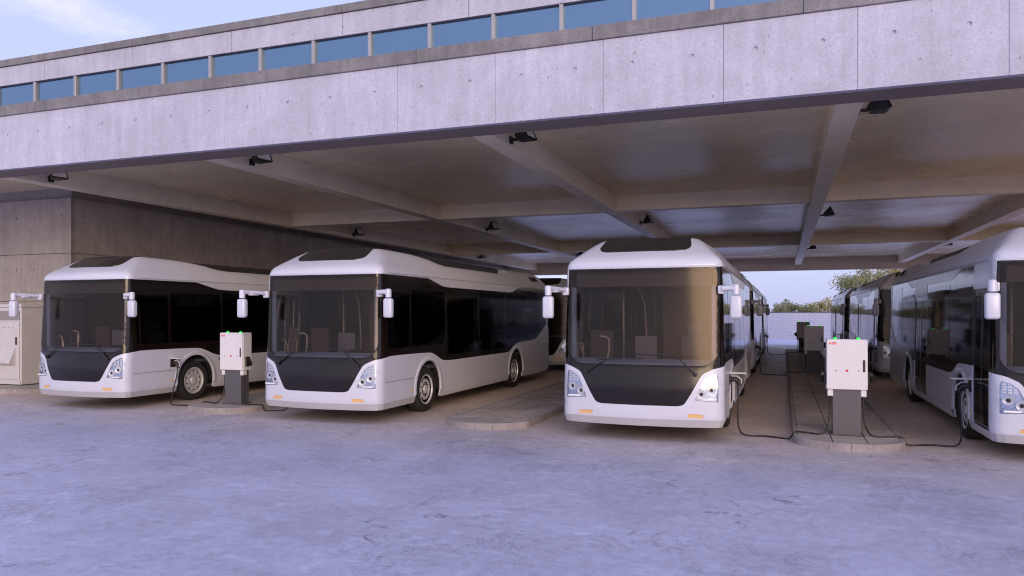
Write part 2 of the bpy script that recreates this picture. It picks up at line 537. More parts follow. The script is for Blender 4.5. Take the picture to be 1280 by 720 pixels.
def holed_panel(x0, x1, z0, z1, th, holes, r=.034, dep=.022):
    """upright panel facing -Y, front at y=0, with round tie holes sunk into the face"""
    m = MB()
    n = len(holes)
    xe = [x0 + (x1 - x0) * i / n for i in range(n + 1)]
    b = .004
    for i, (hx, hz) in enumerate(holes):
        a0, a1 = xe[i] + (b if i == 0 else 0), xe[i + 1] - (b if i == n - 1 else 0)
        c0, c1 = z0 + b, z1 - b
        outer = [(a1, hz), (a1, c1), (hx, c1), (a0, c1), (a0, hz), (a0, c0), (hx, c0), (a1, c0)]
        k = len(m.v)
        m.v += [(p[0], 0, p[1]) for p in outer]
        for rr, yy in ((r, 0), (r * .93, dep), (0.001, dep + .002)):
            m.v += [(hx + rr * math.cos(q * math.pi / 4), yy, hz + rr * math.sin(q * math.pi / 4)) for q in range(8)]
        for ring in range(3):
            o = k + ring * 8
            for q in range(8):
                q2 = (q + 1) % 8
                m.f.append((o + q, o + q2, o + 8 + q2, o + 8 + q))
    k = len(m.v)
    m.v += [(x0, b, z0), (x1, b, z0), (x1, b, z1), (x0, b, z1), (x0, th, z0), (x1, th, z0), (x1, th, z1), (x0, th, z1)]
    m.v += [(x0 + b, 0, z0 + b), (x1 - b, 0, z0 + b), (x1 - b, 0, z1 - b), (x0 + b, 0, z1 - b)]
    for i in range(4):
        j = (i + 1) % 4
        m.f.append((k + 8 + i, k + 8 + j, k + j, k + i)); m.f.append((k + i, k + j, k + 4 + j, k + 4 + i))
    m.f.append((k + 4, k + 5, k + 6, k + 7))
    return m

# front fascia, panel by panel
PW, PJ = 1.793, .005
pm = holed_panel(PJ / 2, PW - PJ / 2, ZSOF, ZF1, .12, [(PW * .25, 5.83), (PW * .75, 5.83)]).mesh('concrete_panel', M['fascia'])
x = .979 - PW * 14
while x < BX1:
    if x + PW > -24: link('concrete_panel', pm, depot, (x, 0, 0))
    x += PW
fx0, fx1 = .979 - PW * 14, BX1 + .5
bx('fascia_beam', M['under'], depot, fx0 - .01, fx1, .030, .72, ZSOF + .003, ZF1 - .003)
# coping along the fascia, in lengths
cx = fx0
cl_len = 3.05
cm = MB().box(.004, cl_len - .004, -.035, .80, ZF1 + .002, ZF1 + .225, bev=.008).mesh('coping_stone', M['coping'])
while cx < BX1:
    link('coping_stone', cm, depot, (cx, 0, 0)); cx += cl_len

# canopy ceiling and beams
CX0, CX1 = -24.0, BX1 + .3
bx('ceiling_slab', M['ceiling'], depot, CX0, CX1, .70, YB - YF - .5, ZC, ZC + .5)
BW = .19
beamx = [-16.82, -10.9, -4.98, .94, 6.86, 12.78, 18.7, 24.62]
ycross = [22.55, 36.6]
for bxx in beamx:
    bx('roof_beam', M['beam'], depot, bxx - BW, bxx + BW, .722, YB - YF - .502, ZB, ZC + .01, bev=.006)
cb_edges = [CX0] + [v for q in beamx for v in (q - BW, q + BW)] + [CX1]
for yy in ycross:
    for i in range(2, len(cb_edges) - 1, 2):
        a, b_ = cb_edges[i], cb_edges[i + 1]
        bx('cross_beam', M['beam'], depot, a + .002, b_ - .002, dp(yy), dp(yy) + .36, ZB + .02, ZC + .01, bev=.004)
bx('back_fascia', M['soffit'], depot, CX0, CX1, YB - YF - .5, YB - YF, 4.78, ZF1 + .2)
# left end walls: side wall running back, and the short wall facing the yard
WX, WY = -18.95, 15.55
wall_m = {}
def wall_panels(axis, a0, a1, n, fixed, zs):
    for zi in range(len(zs) - 1):
        z0, z1 = zs[zi], zs[zi + 1]
        wd = (a1 - a0) / n
        key = (axis, zi)
        zm = (z0 + z1) / 2
        if key not in wall_m:
            wall_m[key] = holed_panel(.003, wd - .003, z0 + .006, z1 - .006, .14,
                                      [(wd * .2, zm + .35 * (z1 - z0) / 2), (wd * .8, zm + .35 * (z1 - z0) / 2)], r=.032).mesh('wall_panel', M['wall'])
        for i in range(n):
            if axis == 'x': link('wall_panel', wall_m[key], depot, (a0 + wd * i, dp(fixed), 0))
            else: link('wall_panel', wall_m[key], depot, (fixed, dp(a0 + wd * i), 0), (0, 0, R(90)))
zs = [0, .98, 2.36, 3.72, 5.30]
wall_panels('x', WX - 5.4, WX - .0, 3, WY, zs)
wall_panels('y', WY + .0, WY + 36.0, 20, WX - .003, zs)
bx('wall_core', M['wall'], depot, WX - 5.4, WX - .15, dp(WY) + .145, dp(WY) + 35.9, 0, ZC + .4)

# upper storey, set back behind the coping
YC = 12.62
s_w = 1.287
c0x = -.0861 * YC - s_w * 18
for i in range(30):
    xx = c0x + s_w * i
    if xx > CX1 + 1: break
    bx('window_mullion', M['mullion'], depot, xx - .035, xx + .035, dp(YC) - .02, dp(YC) + .10, 6.30, 7.452, bev=.004)
    bx('window_pane', M['clere'], depot, xx + .036, xx + s_w - .036, dp(YC) + .045, dp(YC) + .06, 6.30, 7.45)
ux0 = c0x
pm2 = MB().box(.005, PW * 1.5 - .005, 0, .2, 7.455, 7.895, bev=.006).mesh('parapet_panel', M['fascia'])
cm2 = MB().box(.004, PW * 1.5 - .004, -.04, .5, 7.90, 8.06, bev=.006).mesh('parapet_coping', M['coping'])
xx = ux0
while xx < CX1:
    link('parapet_panel', pm2, depot, (xx, dp(YC) - .03, 0)); link('parapet_coping', cm2, depot, (xx, dp(YC) - .03, 0))
    xx += PW * 1.5
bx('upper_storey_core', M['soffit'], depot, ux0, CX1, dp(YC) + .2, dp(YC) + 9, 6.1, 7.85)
bx('canopy_roof', M['coping'], depot, CX0, CX1, .81, YB - YF - .502, ZC + .501, ZC + .56)

# ------------------------------------------------------------------ boundary wall at the back
WBY = 61.5
bw = thing('boundary_wall', 'low pale block wall with thin coping closing the far side of the depot yard', 'wall', (0, WBY, 0))
bx('blockwork', M['block'], bw, -40, 60, 0, .2, 0, 2.06)
bx('wall_coping', M['coping'], bw, -40, 60, -.03, .23, 2.062, 2.13)

# ------------------------------------------------------------------ islands
def clip_poly(poly, fn):
    """keep the side where fn(p) >= 0 (fn linear)"""
    o = []
    for i in range(len(poly)):
        a, b = poly[i - 1], poly[i]
        fa, fb = fn(a), fn(b)
        if (fa >= 0) != (fb >= 0):
            tt = fa / (fa - fb); o.append((a[0] + (b[0] - a[0]) * tt, a[1] + (b[1] - a[1]) * tt))
        if fb >= 0: o.append(b)
    return o

def front_curve(hw, dep, n):
    """half ellipse from left side round the tip to the right side; tip at y=0, straight from y=dep"""
    return [(-hw * math.cos(math.pi * i / n), dep - dep * math.sin(math.pi * i / n)) for i in range(n + 1)]

def island(name, label, X, Y0, Y1, hw=.78, dep=.62, group=None, yfine=25.0, cat='kerb island', rot=0, cols=3):
    isl = thing(name, label, cat, (X, Y0, 0), rot, group)
    L = Y1 - Y0; H = .112; K = .065
    n = 48
    oc = front_curve(hw, dep, n); ic = front_curve(hw - K, dep - K * .75, n)
    ic = [(p[0], p[1] + K * .75) for p in ic]
    def stone(o, i):
        mb = MB()
        vs = []; g_ = .004
        mo = [(o[k], i[k]) for k in range(len(o))]
        for (a, b) in mo:
            d = Vector((a[0] - b[0], a[1] - b[1])).normalized() * .014
            vs += [(a[0], a[1], 0), (a[0], a[1], H - .014), (a[0] - d.x, a[1] - d.y, H), (b[0], b[1], H), (b[0], b[1], 0)]
        fs = []
        for k in range(len(mo) - 1):
            for q in range(4): fs.append((k * 5 + q, k * 5 + q + 1, k * 5 + 5 + q + 1, k * 5 + 5 + q))
        fs.append((0, 1, 2, 3, 4)); e = (len(mo) - 1) * 5; fs.append((e + 4, e + 3, e + 2, e + 1, e))
        mb.add(vs, fs)
        return mb
    ns = 8
    for k in range(ns):
        a, b = k * n // ns, (k + 1) * n // ns
        o_, i_ = oc[a:b + 1], ic[a:b + 1]
        # shrink each end a little for the joint
        def sh(p): 
            q = list(p); 
            q[0] = (q[0][0] + (q[1][0] - q[0][0]) * .05, q[0][1] + (q[1][1] - q[0][1]) * .05)
            q[-1] = (q[-1][0] + (q[-2][0] - q[-1][0]) * .05, q[-1][1] + (q[-2][1] - q[-1][1]) * .05)
            return q
        stone(sh(o_), sh(i_)).build('kerb_stone', M['kerb'], isl, smooth=40)
    rest = MB()
    for sgn in (-1, 1):
        y = dep
        while y < L - .05:
            y2 = min(y + .9, L)
            o_ = [(sgn * hw, y + .004), (sgn * hw, y2 - .004)]; i_ = [(sgn * (hw - K), y + .004), (sgn * (hw - K), y2 - .004)]
            st = stone(o_, i_)
            if y + Y0 < yfine: st.build('kerb_stone', M['kerb'], isl)
            else: rest.add(st.v, st.f)
            y = y2
    rest.box(-(hw - K), hw - K, L - .15, L, 0, H - .002)
    tag(rest.build('kerb_run', M['kerb'], isl), kind='stuff')
    # bedding
    inner = [(p[0] * .995, p[1] + .005) for p in ic] + [(hw - K - .002, L - .15), (-(hw - K) + .002, L - .15)]
    MB().prism(inner, 'z', .002, H - .022).build('bedding', M['joint'], isl)
    # pavers
    cw = 2 * (hw - K) / cols
    field = MB()
    lines = []
    pts = [(p[0], p[1]) for p in ic[::3]]
    for k in range(len(pts) - 1):
        a, b = pts[k], pts[k + 1]
        nx, ny = -(b[1] - a[1]), (b[0] - a[0])
        lines.append((a, (nx, ny)))
    for c in range(cols):
        y = -.35 * (c % 2) - .1
        while y < L - .2:
            y2 = min(y + .86, L - .155)
            gp = .008
            x0, x1 = -(hw - K) + c * cw + gp, -(hw - K) + (c + 1) * cw - gp
            poly = [(x0, y + gp), (x1, y + gp), (x1, y2 - gp), (x0, y2 - gp)]
            if y < dep + .1:
                for (a, nn_) in lines:
                    poly = clip_poly(poly, lambda p: (p[0] - a[0]) * nn_[0] + (p[1] - a[1]) * nn_[1])
                    if len(poly) < 3: break
            if len(poly) >= 3:
                zt = H - .006 + random.uniform(-.003, .003)
                pp = MB().prism(poly, 'z', H - .03, zt)
                if y + Y0 < yfine: pp.build('paver', M['paver'], isl)
                else: field.add(pp.v, pp.f)
            y = y2
    tag(field.build('paver_field', M['paver'], isl), kind='stuff') if field.v else None
    return isl

IG = 'paved kerb islands between the bus bays'
island('kerb_island', 'long paved island carrying the nearest large white charger, right of the front-on bus', .94, 11.80, 42.0, group=IG)
island('kerb_island', 'paved island with no charger, between the second and third buses', -4.98, 11.85, 42.0, group=IG)
island('kerb_island', 'paved island carrying the leftmost charger, between the first and second buses', -10.9, 11.90, 42.0, group=IG, yfine=20)

# ------------------------------------------------------------------ BUS
BOW = .17
CR = .14
HWB = 1.275
def hw_of(yb, L=10.5):
    if yb < CR: return HWB - CR * (1 - math.sqrt(max(0, 1 - ((CR - yb) / CR) ** 2)))
    if yb > L - CR: return HWB - CR * (1 - math.sqrt(max(0, 1 - ((yb - L + CR) / CR) ** 2)))
    return HWB
def bow(x): return BOW * (x / HWB) ** 2
LB = 10.5
# perimeter of the right half: front middle -> corner -> side -> rear middle
_per = []
for i in range(12): _per.append(((HWB - CR) * i / 12, 0))
for i in range(0, 13):
    a = math.pi / 2 * i / 12
    _per.append((HWB - CR + CR * math.sin(a), CR - CR * math.cos(a)))
for i in range(1, 40): _per.append((HWB, CR + (LB - 2 * CR) * i / 40))
for i in range(0, 9):
    a = math.pi / 2 * i / 8
    _per.append((HWB - CR + CR * math.cos(a), LB - CR + CR * math.sin(a)))
for i in range(1, 7): _per.append(((HWB - CR) * (1 - i / 6), LB))
_P = np.array([(x, y + bow(x) * (1 if y < 8 else (1 - (y - 8) / 2.5 * (1 if True else 0)) if y < 10.5 else 0)) for x, y in _per])
_d = np.hypot(*np.diff(_P, axis=0).T)
_Sx = np.concatenate([[0], np.cumsum(_d)])
_T = np.gradient(_P, _Sx, axis=0)
_T /= np.linalg.norm(_T, axis=1)[:, None]
_Nn = np.stack([_T[:, 1], -_T[:, 0]], 1)
STOT = _Sx[-1]
_side = (_P[:, 0] > HWB - 1e-6)
def sy(y):
    """arc length on the side at body coordinate y"""
    idx = np.where(_side)[0]
    return float(np.interp(y, _P[idx, 1], _Sx[idx]))
def map_body(s, z, off=0.0):
    a = abs(s); sg = 1 if s >= 0 else -1
    x = np.interp(a, _Sx, _P[:, 0]); y = np.interp(a, _Sx, _P[:, 1])
    nx = np.interp(a, _Sx, _Nn[:, 0]); ny = np.interp(a, _Sx, _Nn[:, 1])
    l = math.hypot(nx, ny); nx /= l; ny /= l
    o = off
    if z > 1.2: o -= (.022 + .03 * max(0, -ny)) * (z - 1.2)
    if z < .38: o -= .32 * (.38 - z)
    if z < 1.15 and ny < 0: o += .03 * (-ny) * min(1, (1.15 - z) / .3)
    return (sg * (x + nx * o), y + ny * o, z)

def arc(cx, cz, r, a0, a1, n):
    return [(cx + r * math.cos(R(a0 + (a1 - a0) * i / n)), cz + r * math.sin(R(a0 + (a1 - a0) * i / n))) for i in range(n + 1)]

def rrect(s0, s1, z0, z1, r=.05, n=4, rs=None):
    rs = rs or (r, r, r, r)     # bl, br, tr, tl
    return (arc(s0 + rs[0], z0 + rs[0], rs[0], 180, 270, n) + arc(s1 - rs[1], z0 + rs[1], rs[1], 270, 360, n)
            + arc(s1 - rs[2], z1 - rs[2], rs[2], 0, 90, n) + arc(s0 + rs[3], z1 - rs[3], rs[3], 90, 180, n))

def mirror(p): return [(-a, b) for a, b in reversed(p)]

def smooth_line(pts, n=6):
    """catmull-rom through pts"""
    o = []
    for i in range(len(pts) - 1):
        p0, p1, p2, p3 = pts[max(i - 1, 0)], pts[i], pts[i + 1], pts[min(i + 2, len(pts) - 1)]
        for k in range(n):
            t = k / n
            o.append(tuple(.5 * ((2 * p1[q]) + (-p0[q] + p2[q]) * t + (2 * p0[q] - 5 * p1[q] + 4 * p2[q] - p3[q]) * t * t + (-p0[q] + 3 * p1[q] - 3 * p2[q] + p3[q]) * t ** 3) for q in (0, 1)))
    o.append(pts[-1])
    return o

ZTOP = 2.775
ZBOT = .27
low_line = ([(0, .575), (.56, .575)] + smooth_line([(.60, .577), (.68, .60), (.735, .67)], 4)
            + smooth_line([(.80, .78), (.90, .96), (.965, 1.06), (1.05, 1.11), (1.20, 1.165), (sy(.5), 1.215)], 4)
            + smooth_line([(sy(.8), 1.22), (sy(2.05), 1.205), (sy(2.35), 1.16), (sy(2.72), 1.03), (sy(3.0), .995), (sy(3.4), .99)], 4)
            + smooth_line([(sy(6.6), .985), (sy(6.85), 1.0), (sy(7.2), 1.13), (sy(7.5), 1.20), (sy(8.0), 1.225), (sy(8.9), 1.25), (sy(9.3), 1.32), (sy(10.0), 1.60), (sy(10.2), 1.68)], 4)
            + [(STOT, 1.70)])
top_line = ([(0, 2.725), (1.30, 2.725)] + smooth_line([(sy(.6), 2.735), (sy(1.8), 2.735), (sy(2.15), 2.72), (sy(2.5), 2.65), (sy(2.85), 2.585), (sy(3.2), 2.57)], 4)
            + smooth_line([(sy(6.9), 2.565), (sy(7.2), 2.585), (sy(7.55), 2.68), (sy(7.9), 2.735), (sy(8.3), 2.745)], 4) + [(sy(10.2), 2.745)])
lower_R = [(0, ZBOT)] + low_line + [(STOT, ZBOT)]
belt_end = sy(10.2)

WHY = (2.10, 7.42)
arches_R = [arc(sy(y), .485, .565, 180, 0, 20)[::1] + [(sy(y) + .565, ZBOT - .05), (sy(y) - .565, ZBOT - .05)] for y in WHY]
headl = [(.845, .665), (1.195, .645), (1.20, 1.02), (1.185, 1.085), (1.08, 1.055), (.985, .985), (.93, .87)]
turn = [(.76, .40), (.985, .395), (.965, .455), (.735, .465)]
screen = rrect(-1.235, 1.235, 1.20, 2.70, rs=(.30, .30, .07, .07), n=7)
panes_R = [rrect(sy(.42), sy(1.28), 1.36, 2.40, .06), rrect(sy(1.36), sy(2.92), 1.36, 2.46, .05),
           rrect(sy(2.99), sy(4.75), 1.12, 2.50, .05), rrect(sy(4.82), sy(6.58), 1.12, 2.50, .05),
           rrect(sy(6.65), sy(8.35), 1.34, 2.50, .05), rrect(sy(8.42), sy(9.5), 1.42, 2.62, .05)]
# the side with the doors
D1 = (.34, 1.30); D2 = (5.15, 6.55)
panes_L = [mirror(p) for p in (rrect(sy(1.42), sy(2.92), 1.36, 2.46, .05), rrect(sy(2.99), sy(5.02), 1.12, 2.50, .05),
           rrect(sy(6.68), sy(8.35), 1.34, 2.50, .05), rrect(sy(8.42), sy(9.5), 1.42, 2.62, .05))]
def leaf_pair(d):
    a, b = sy(d[0]), sy(d[1]); m_ = (a + b) / 2
    return [mirror(rrect(a + .06, m_ - .045, .42, 2.26, .04)), mirror(rrect(m_ + .045, b - .06, .42, 2.26, .04))]
door_frames = [mirror([(sy(d[0]), .315), (sy(d[1]), .315), (sy(d[1]), 2.36), (sy(d[0]), 2.36)]) for d in (D1, D2)]
over_door = [mirror([(sy(D1[0]) - .12, 2.363), (sy(D1[1]), 2.363), (sy(D1[1]), 2.76), (sy(D1[0]) - .12, 2.76)]),
             mirror([(sy(D2[0]), 2.363), (sy(D2[1]), 2.363), (sy(D2[1]), 2.76), (sy(D2[0]), 2.76)])]
rear_win = rrect(STOT - .9, STOT - .001, 1.75, 2.55, .05)

REG = []   # (key, polygon) in priority order
for p in arches_R: REG.append(('void', p)); REG.append(('void', mirror(p)))
REG += [('headR', headl), ('headL', mirror(headl)), ('turnR', turn), ('turnL', mirror(turn))]
for i, p in enumerate(door_frames):
    for q in leaf_pair((D1, D2)[i]): REG.append(('doorpane%d_%d' % (i, len([r for r in REG if r[0].startswith('doorpane%d' % i)])), q))
    REG.append(('door%d' % i, p))
REG += [('upper', p) for p in over_door]
REG += [('screen', screen)]
for i, p in enumerate(panes_R): REG.append(('paneR%d' % i, p))
for i, p in enumerate(panes_L): REG.append(('paneL%d' % i, p))
REG += [('rearR', rear_win), ('rearL', mirror(rear_win))]
REG += [('lower', lower_R), ('lower', mirror(lower_R))]
belt_R = [(0, .575)] + [(belt_end, .5)] + list(reversed(top_line))
REG += [('belt', belt_R), ('belt', mirror(belt_R))]
REG += [('upper', [(-STOT, ZBOT), (STOT, ZBOT), (STOT, ZTOP), (-STOT, ZTOP)])]

def inside(pt, poly):
    x, y = pt; c = False; j = len(poly) - 1
    for i in range(len(poly)):
        xi, yi = poly[i]; xj, yj = poly[j]
        if (yi > y) != (yj > y) and x < (xj - xi) * (y - yi) / (yj - yi) + xi: c = not c
        j = i
    return c

def triangulate():
    V = []; E = []
    def seg_add(poly, closed=True):
        pts = []
        m_ = len(poly)
        for i in range(m_ if closed else m_ - 1):
            a, b = poly[i], poly[(i + 1) % m_]
            d = math.dist(a, b)
            k = max(1, int(d / (.09 if min(abs(a[0]), abs(b[0])) < 1.7 else .3)))
            for q in range(k): pts.append((a[0] + (b[0] - a[0]) * q / k, a[1] + (b[1] - a[1]) * q / k))
        base = len(V)
        V.extend(pts)
        for i in range(len(pts)): E.append((base + i, base + (i + 1) % len(pts)))
    for k, p in REG: seg_add(p)
    # interior grid
    gs = [0] + list(np.arange(.15, 1.0, .15)) + list(np.arange(1.02, 1.5, .045)) + list(np.arange(1.55, sy(10.2), .35)) + list(np.arange(sy(10.2), STOT - .02, .08))
    gs = sorted(set([round(v, 4) for v in gs] + [round(-v, 4) for v in gs]))
    for s_ in gs:
        for z_ in np.arange(.32, 2.76, .14):
            V.append((float(s_) + .0007, float(z_) + .0003))
        V.append((float(s_), .38)); 
    vs, es, fs, _, _, _ = delaunay_2d_cdt([Vector(p) for p in V], E, [], 0, 1e-5)
    vs = [(p.x, p.y) for p in vs]
    res = {}
    bb = [(k, p, min(q[0] for q in p), max(q[0] for q in p), min(q[1] for q in p), max(q[1] for q in p)) for k, p in REG]
    for f in fs:
        c = (sum(vs[i][0] for i in f) / len(f), sum(vs[i][1] for i in f) / len(f))
        for k, p, x0, x1, y0, y1 in bb:
            if x0 <= c[0] <= x1 and y0 <= c[1] <= y1 and inside(c, p):
                res.setdefault(k, []).append(f); break
    return vs, res

def patch(vs, faces, off=0.0, thick=.025, rim=True):
    """surface patch wrapped on the body, with a returned edge"""
    mb = MB()
    idx = {}
    def gi(i, o):
        key = (i, o)
        if key not in idx:
            idx[key] = len(mb.v); mb.v.append(map_body(vs[i][0], vs[i][1], o))
        return idx[key]
    cnt = {}
    for f in faces:
        f = list(f)
        a, b, c = (vs[f[0]], vs[f[1]], vs[f[2]])
        if (b[0] - a[0]) * (c[1] - a[1]) - (b[1] - a[1]) * (c[0] - a[0]) < 0: f.reverse()
        mb.f.append(tuple(gi(i, off) for i in f))
        for q in range(len(f)):
            e = (f[q], f[(q + 1) % len(f)])
            if (e[1], e[0]) in cnt: del cnt[(e[1], e[0])]
            else: cnt[e] = 1
    if rim:
        for (a, b) in cnt:
            mb.f.append((gi(b, off), gi(a, off), gi(a, off - thick), gi(b, off - thick)))
    return mb

tv, tf = triangulate()

def build_patch(name, key, mat, parent, off=0.0, thick=.025, rim=True, smooth=42):
    mb = patch(tv, tf.get(key, []), off, thick, rim)
    me = bpy.data.meshes.new(name)
    me.from_pydata(mb.v, [], mb.f)
    me.materials.append(mat)
    me.polygons.foreach_set('use_smooth', [True] * len(me.polygons))
    me.set_sharp_from_angle(angle=R(smooth))
    return link(name, me, parent)

def smin(a, b, k=.08):
    h_ = max(k - abs(a - b), 0) / k
    return min(a, b) - h_ * h_ * k * .25

def lerp_pts(x, pts):
    return float(np.interp(x, [p[0] for p in pts], [p[1] for p in pts]))

ZR = [(0, .53), (.9, .53), (1.3, .525), (2.0, .49), (2.5, .42), (2.9, .335), (3.2, .31), (6.75, .31), (6.95, .33), (7.15, .44), (7.3, .455), (9.5, .455), (10.0, .42), (10.3, .30), (10.55, .05)]
FR = [(0, 0), (.012, .055), (.04, .10), (.10, .155), (.2, .215), (.5, .36), (.85, .52), (1.0, .56), (5, .8)]
SD = [(0, 0), (.008, .05), (.03, .10), (.07, .15), (.16, .24), (.30, .38), (.40, .47), (.5, .54), (.7, .6), (2, .8)]
SD2 = [(0, 0), (.008, .05), (.03, .10), (.07, .17), (.12, .25), (.2, .36), (.30, .47), (.5, .56), (2, .8)]
ZCAP = 2.735
def cap_z(x, yb):
    hw = hw_of(yb)
    d = max(0, hw - abs(x))
    ws = min(1, max(0, (yb - 1.0) / 1.5))
    fs = lerp_pts(d, SD) * (1 - ws) + lerp_pts(d, SD2) * ws
    ff = lerp_pts(yb, FR)
    fr = lerp_pts(LB - yb, [(0, 0), (.02, .06), (.1, .15), (.5, .42), (.8, .6), (12, 3)])
    z = smin(smin(fs, ff, .10), fr, .08)
    z = smin(z, lerp_pts(yb, ZR), .05)
    return ZCAP + max(0, z)

def make_bus():
    root = thing('electric_bus', 'white bus', 'bus')
    build_patch('lower_body', 'lower', M['white'], root)
    build_patch('window_surround', 'belt', M['mask'], root, -.004)
    build_patch('cant_rail', 'upper', M['white'], root, .001)
    build_patch('windscreen', 'screen', M['screen'], root, .001, .01)
    for i in range(len(panes_R)): build_patch('side_window', 'paneR%d' % i, M['tint'], root, -.001, .01)
    for i in range(len(panes_L)): build_patch('side_window', 'paneL%d' % i, M['tint'], root, -.001, .01)
    for k in ('rearR', 'rearL'): build_patch('rear_window', k, M['tint'], root, -.001, .01)
    # doors
    for i in range(2):
        d = build_patch('door', 'door%d' % i, M['black'], root, -.012, .03)
        for q in range(2): build_patch('door_pane', 'doorpane%d_%d' % (i, q), M['tint'], d, -.018, .008)
        dd = (D1, D2)[i]
        for q in (.30, .70):
            yy = dd[0] + (dd[1] - dd[0]) * q
            MB().tube([(-1.19, yy, .75), (-1.155, yy, .80), (-1.155, yy + .03, 1.45), (-1.19, yy + .03, 1.5)], .013, 6).build('door_handle', M['rail'], d, smooth=40)
    # roof cap as a height field on the same plan
    us = [0, .12, .25, .38, .48, .55, .60, .65, .70, .75, .80, .85, .89, .92, .945, .965, .98, .99, .996, 1.0]
    us = [-u for u in reversed(us[1:])] + us
    ybs = [0, .008, .02, .04, .07, .10, .15, .2, .3, .4, .5, .6, .7, .78, .86, .94, 1.02, 1.15, 1.4, 1.7, 2.0, 2.2, 2.4, 2.6, 2.8, 3.0, 3.2, 3.5, 4.5, 5.5, 6.5, 6.75, 6.85, 6.95, 7.05, 7.15, 7.3, 8, 9, 9.5, 9.8, 10.0, 10.15, 10.3, 10.38, 10.44, 10.48, 10.5]
    mb = MB()
    def P3(u, yb, lift=0.0, inset=0.0):
        x = u * hw_of(yb)
        k = .026
        fb = bow(x) if yb < 8 else bow(x) * (1 - (yb - 8) / 2.5)
        y = yb + fb
        z = cap_z(x, yb)
        # match the lean of the walls below
        x2 = x * (1 - k / HWB)
        yy = y + (.07 * max(0, 1 - yb / 1.0)) - (.03 * max(0, (yb - 9.5)))
        return (x2, yy, z + lift)
    nu = len(us)
    for yb in ybs:
        for u in us: mb.v.append(P3(u, yb))
    for j in range(len(ybs) - 1):
        for i in range(nu - 1):
            mb.f.append((j * nu + i, j * nu + i + 1, (j + 1) * nu + i + 1, (j + 1) * nu + i))
    # small return under the edge
    ring = [i for i in range(nu)] + [j * nu + nu - 1 for j in range(1, len(ybs))] + [(len(ybs) - 1) * nu + i for i in range(nu - 2, -1, -1)] + [j * nu for j in range(len(ybs) - 2, 0, -1)]
    k = len(mb.v)
    for r_ in ring:
        p = mb.v[r_]; mb.v.append((p[0] * .985, p[1] * .999 + .012 * (1 if p[1] < .3 else 0), p[2] - .02))
    for q in range(len(ring)):
        q2 = (q + 1) % len(ring)
        mb.f.append((ring[q], k + q, k + q2, ring[q2]))
    roof = mb.build('roof', M['white'], root, smooth=50)
    # hatch: dark panel lying on the sloped front of the roof
    hb = MB()
    def on_roof(x, yb, lift):
        p = P3(x / hw_of(yb), yb); return (p[0], p[1], p[2] + lift)
    rows = []
    yv = [.30, .33, .38, .45, .55, .65, .75, .85, .93, 1.0]
    wv = [.60, .68, .73, .755, .75, .735, .72, .70, .69, .68]
    for yy, ww in zip(yv, wv): rows.append([on_roof(ww * q / 6, yy, .012) for q in range(-6, 7)])
    for r_ in rows: hb.v += r_
    for j in range(len(rows) - 1):
        for i in range(12): hb.f.append((j * 13 + i, j * 13 + i + 1, (j + 1) * 13 + i + 1, (j + 1) * 13 + i))
    ring = list(range(13)) + [j * 13 + 12 for j in range(1, len(rows))] + [(len(rows) - 1) * 13 + i for i in range(11, -1, -1)] + [j * 13 for j in range(len(rows) - 2, 0, -1)]
    k = len(hb.v); hb.v += [(hb.v[r_][0], hb.v[r_][1], hb.v[r_][2] - .03) for r_ in ring]
    for q in range(len(ring)):
        q2 = (q + 1) % len(ring); hb.f.append((ring[q], k + q, k + q2, ring[q2]))
    hb.build('roof_hatch', M['roofglass'], root, smooth=35)
    # equipment cover between the roof fairings
    MB().prism([(-.88, 3.0), (.88, 3.0), (.88, 3.16), (.82, 3.205), (-.82, 3.205), (-.88, 3.16)], 'y', 2.2, 7.05).build('battery_cover', M['equip'], root)
    for sg in (-1, 1):
        v = MB()
        z0 = 3.0
        v.box(sg * 1.135 - .004, sg * 1.135 + .012, 9.0, 9.55, 2.93, 3.09, bev=.004, rot=Matrix.Rotation(R(-sg * 44), 4, 'Y'))
        f = v.build('roof_vent', M['dark'], root)
        # crease line along the fairing
        MB().tube([map_body(sg * sy(y), 2.755, .012) for y in np.linspace(.5, 9.9, 20)], .006, 5).build('roof_seam', M['lip'], root)
    # lower trim along nose and skirts; nose greyed for shade on its downward bevel
    for sg in (1, -1):
        for a, b in ((0.0, WHY[0] - .60), (WHY[0] + .60, WHY[1] - .60), (WHY[1] + .60, 9.9)):
            ss = np.linspace(0 if a == 0 else sy(a), sy(b), 26 if a == 0 else 14)
            t_ = MB()
            for s_ in ss:
                for (zz, oo) in ((.372, -.004), (.366, .010), (.30, .009), (.250, .006), (.250, -.12)): t_.v.append(map_body(sg * s_, zz, oo))
            for q in range(len(ss) - 1):
                for c_ in range(4): t_.f.append((q * 5 + c_, q * 5 + c_ + 1, q * 5 + 5 + c_ + 1, q * 5 + 5 + c_))
            t_.build('skirt_lip', M['lip'] if a == 0 else M['white'], root)
    # skirt panel seams
    for sg in (1, -1):
        if sg == 1: MB().tube([map_body(sg * sy(y), .74, .001) for y in np.linspace(.3, 1.45, 8)], .004, 4).build('panel_seam', M['bolt'], root)
        for y in (3.6, 6.35):
            MB().box(sg * 1.273, sg * 1.280, y, y + .06, .62, .66, bev=.002).build('side_marker', M['amber'] , root)
        MB().box(min(sg * 1.27, sg * 1.283), max(sg * 1.27, sg * 1.283), 1.34, 1.42, .50, .53, bev=.002).build('side_marker', M['amber'], root)
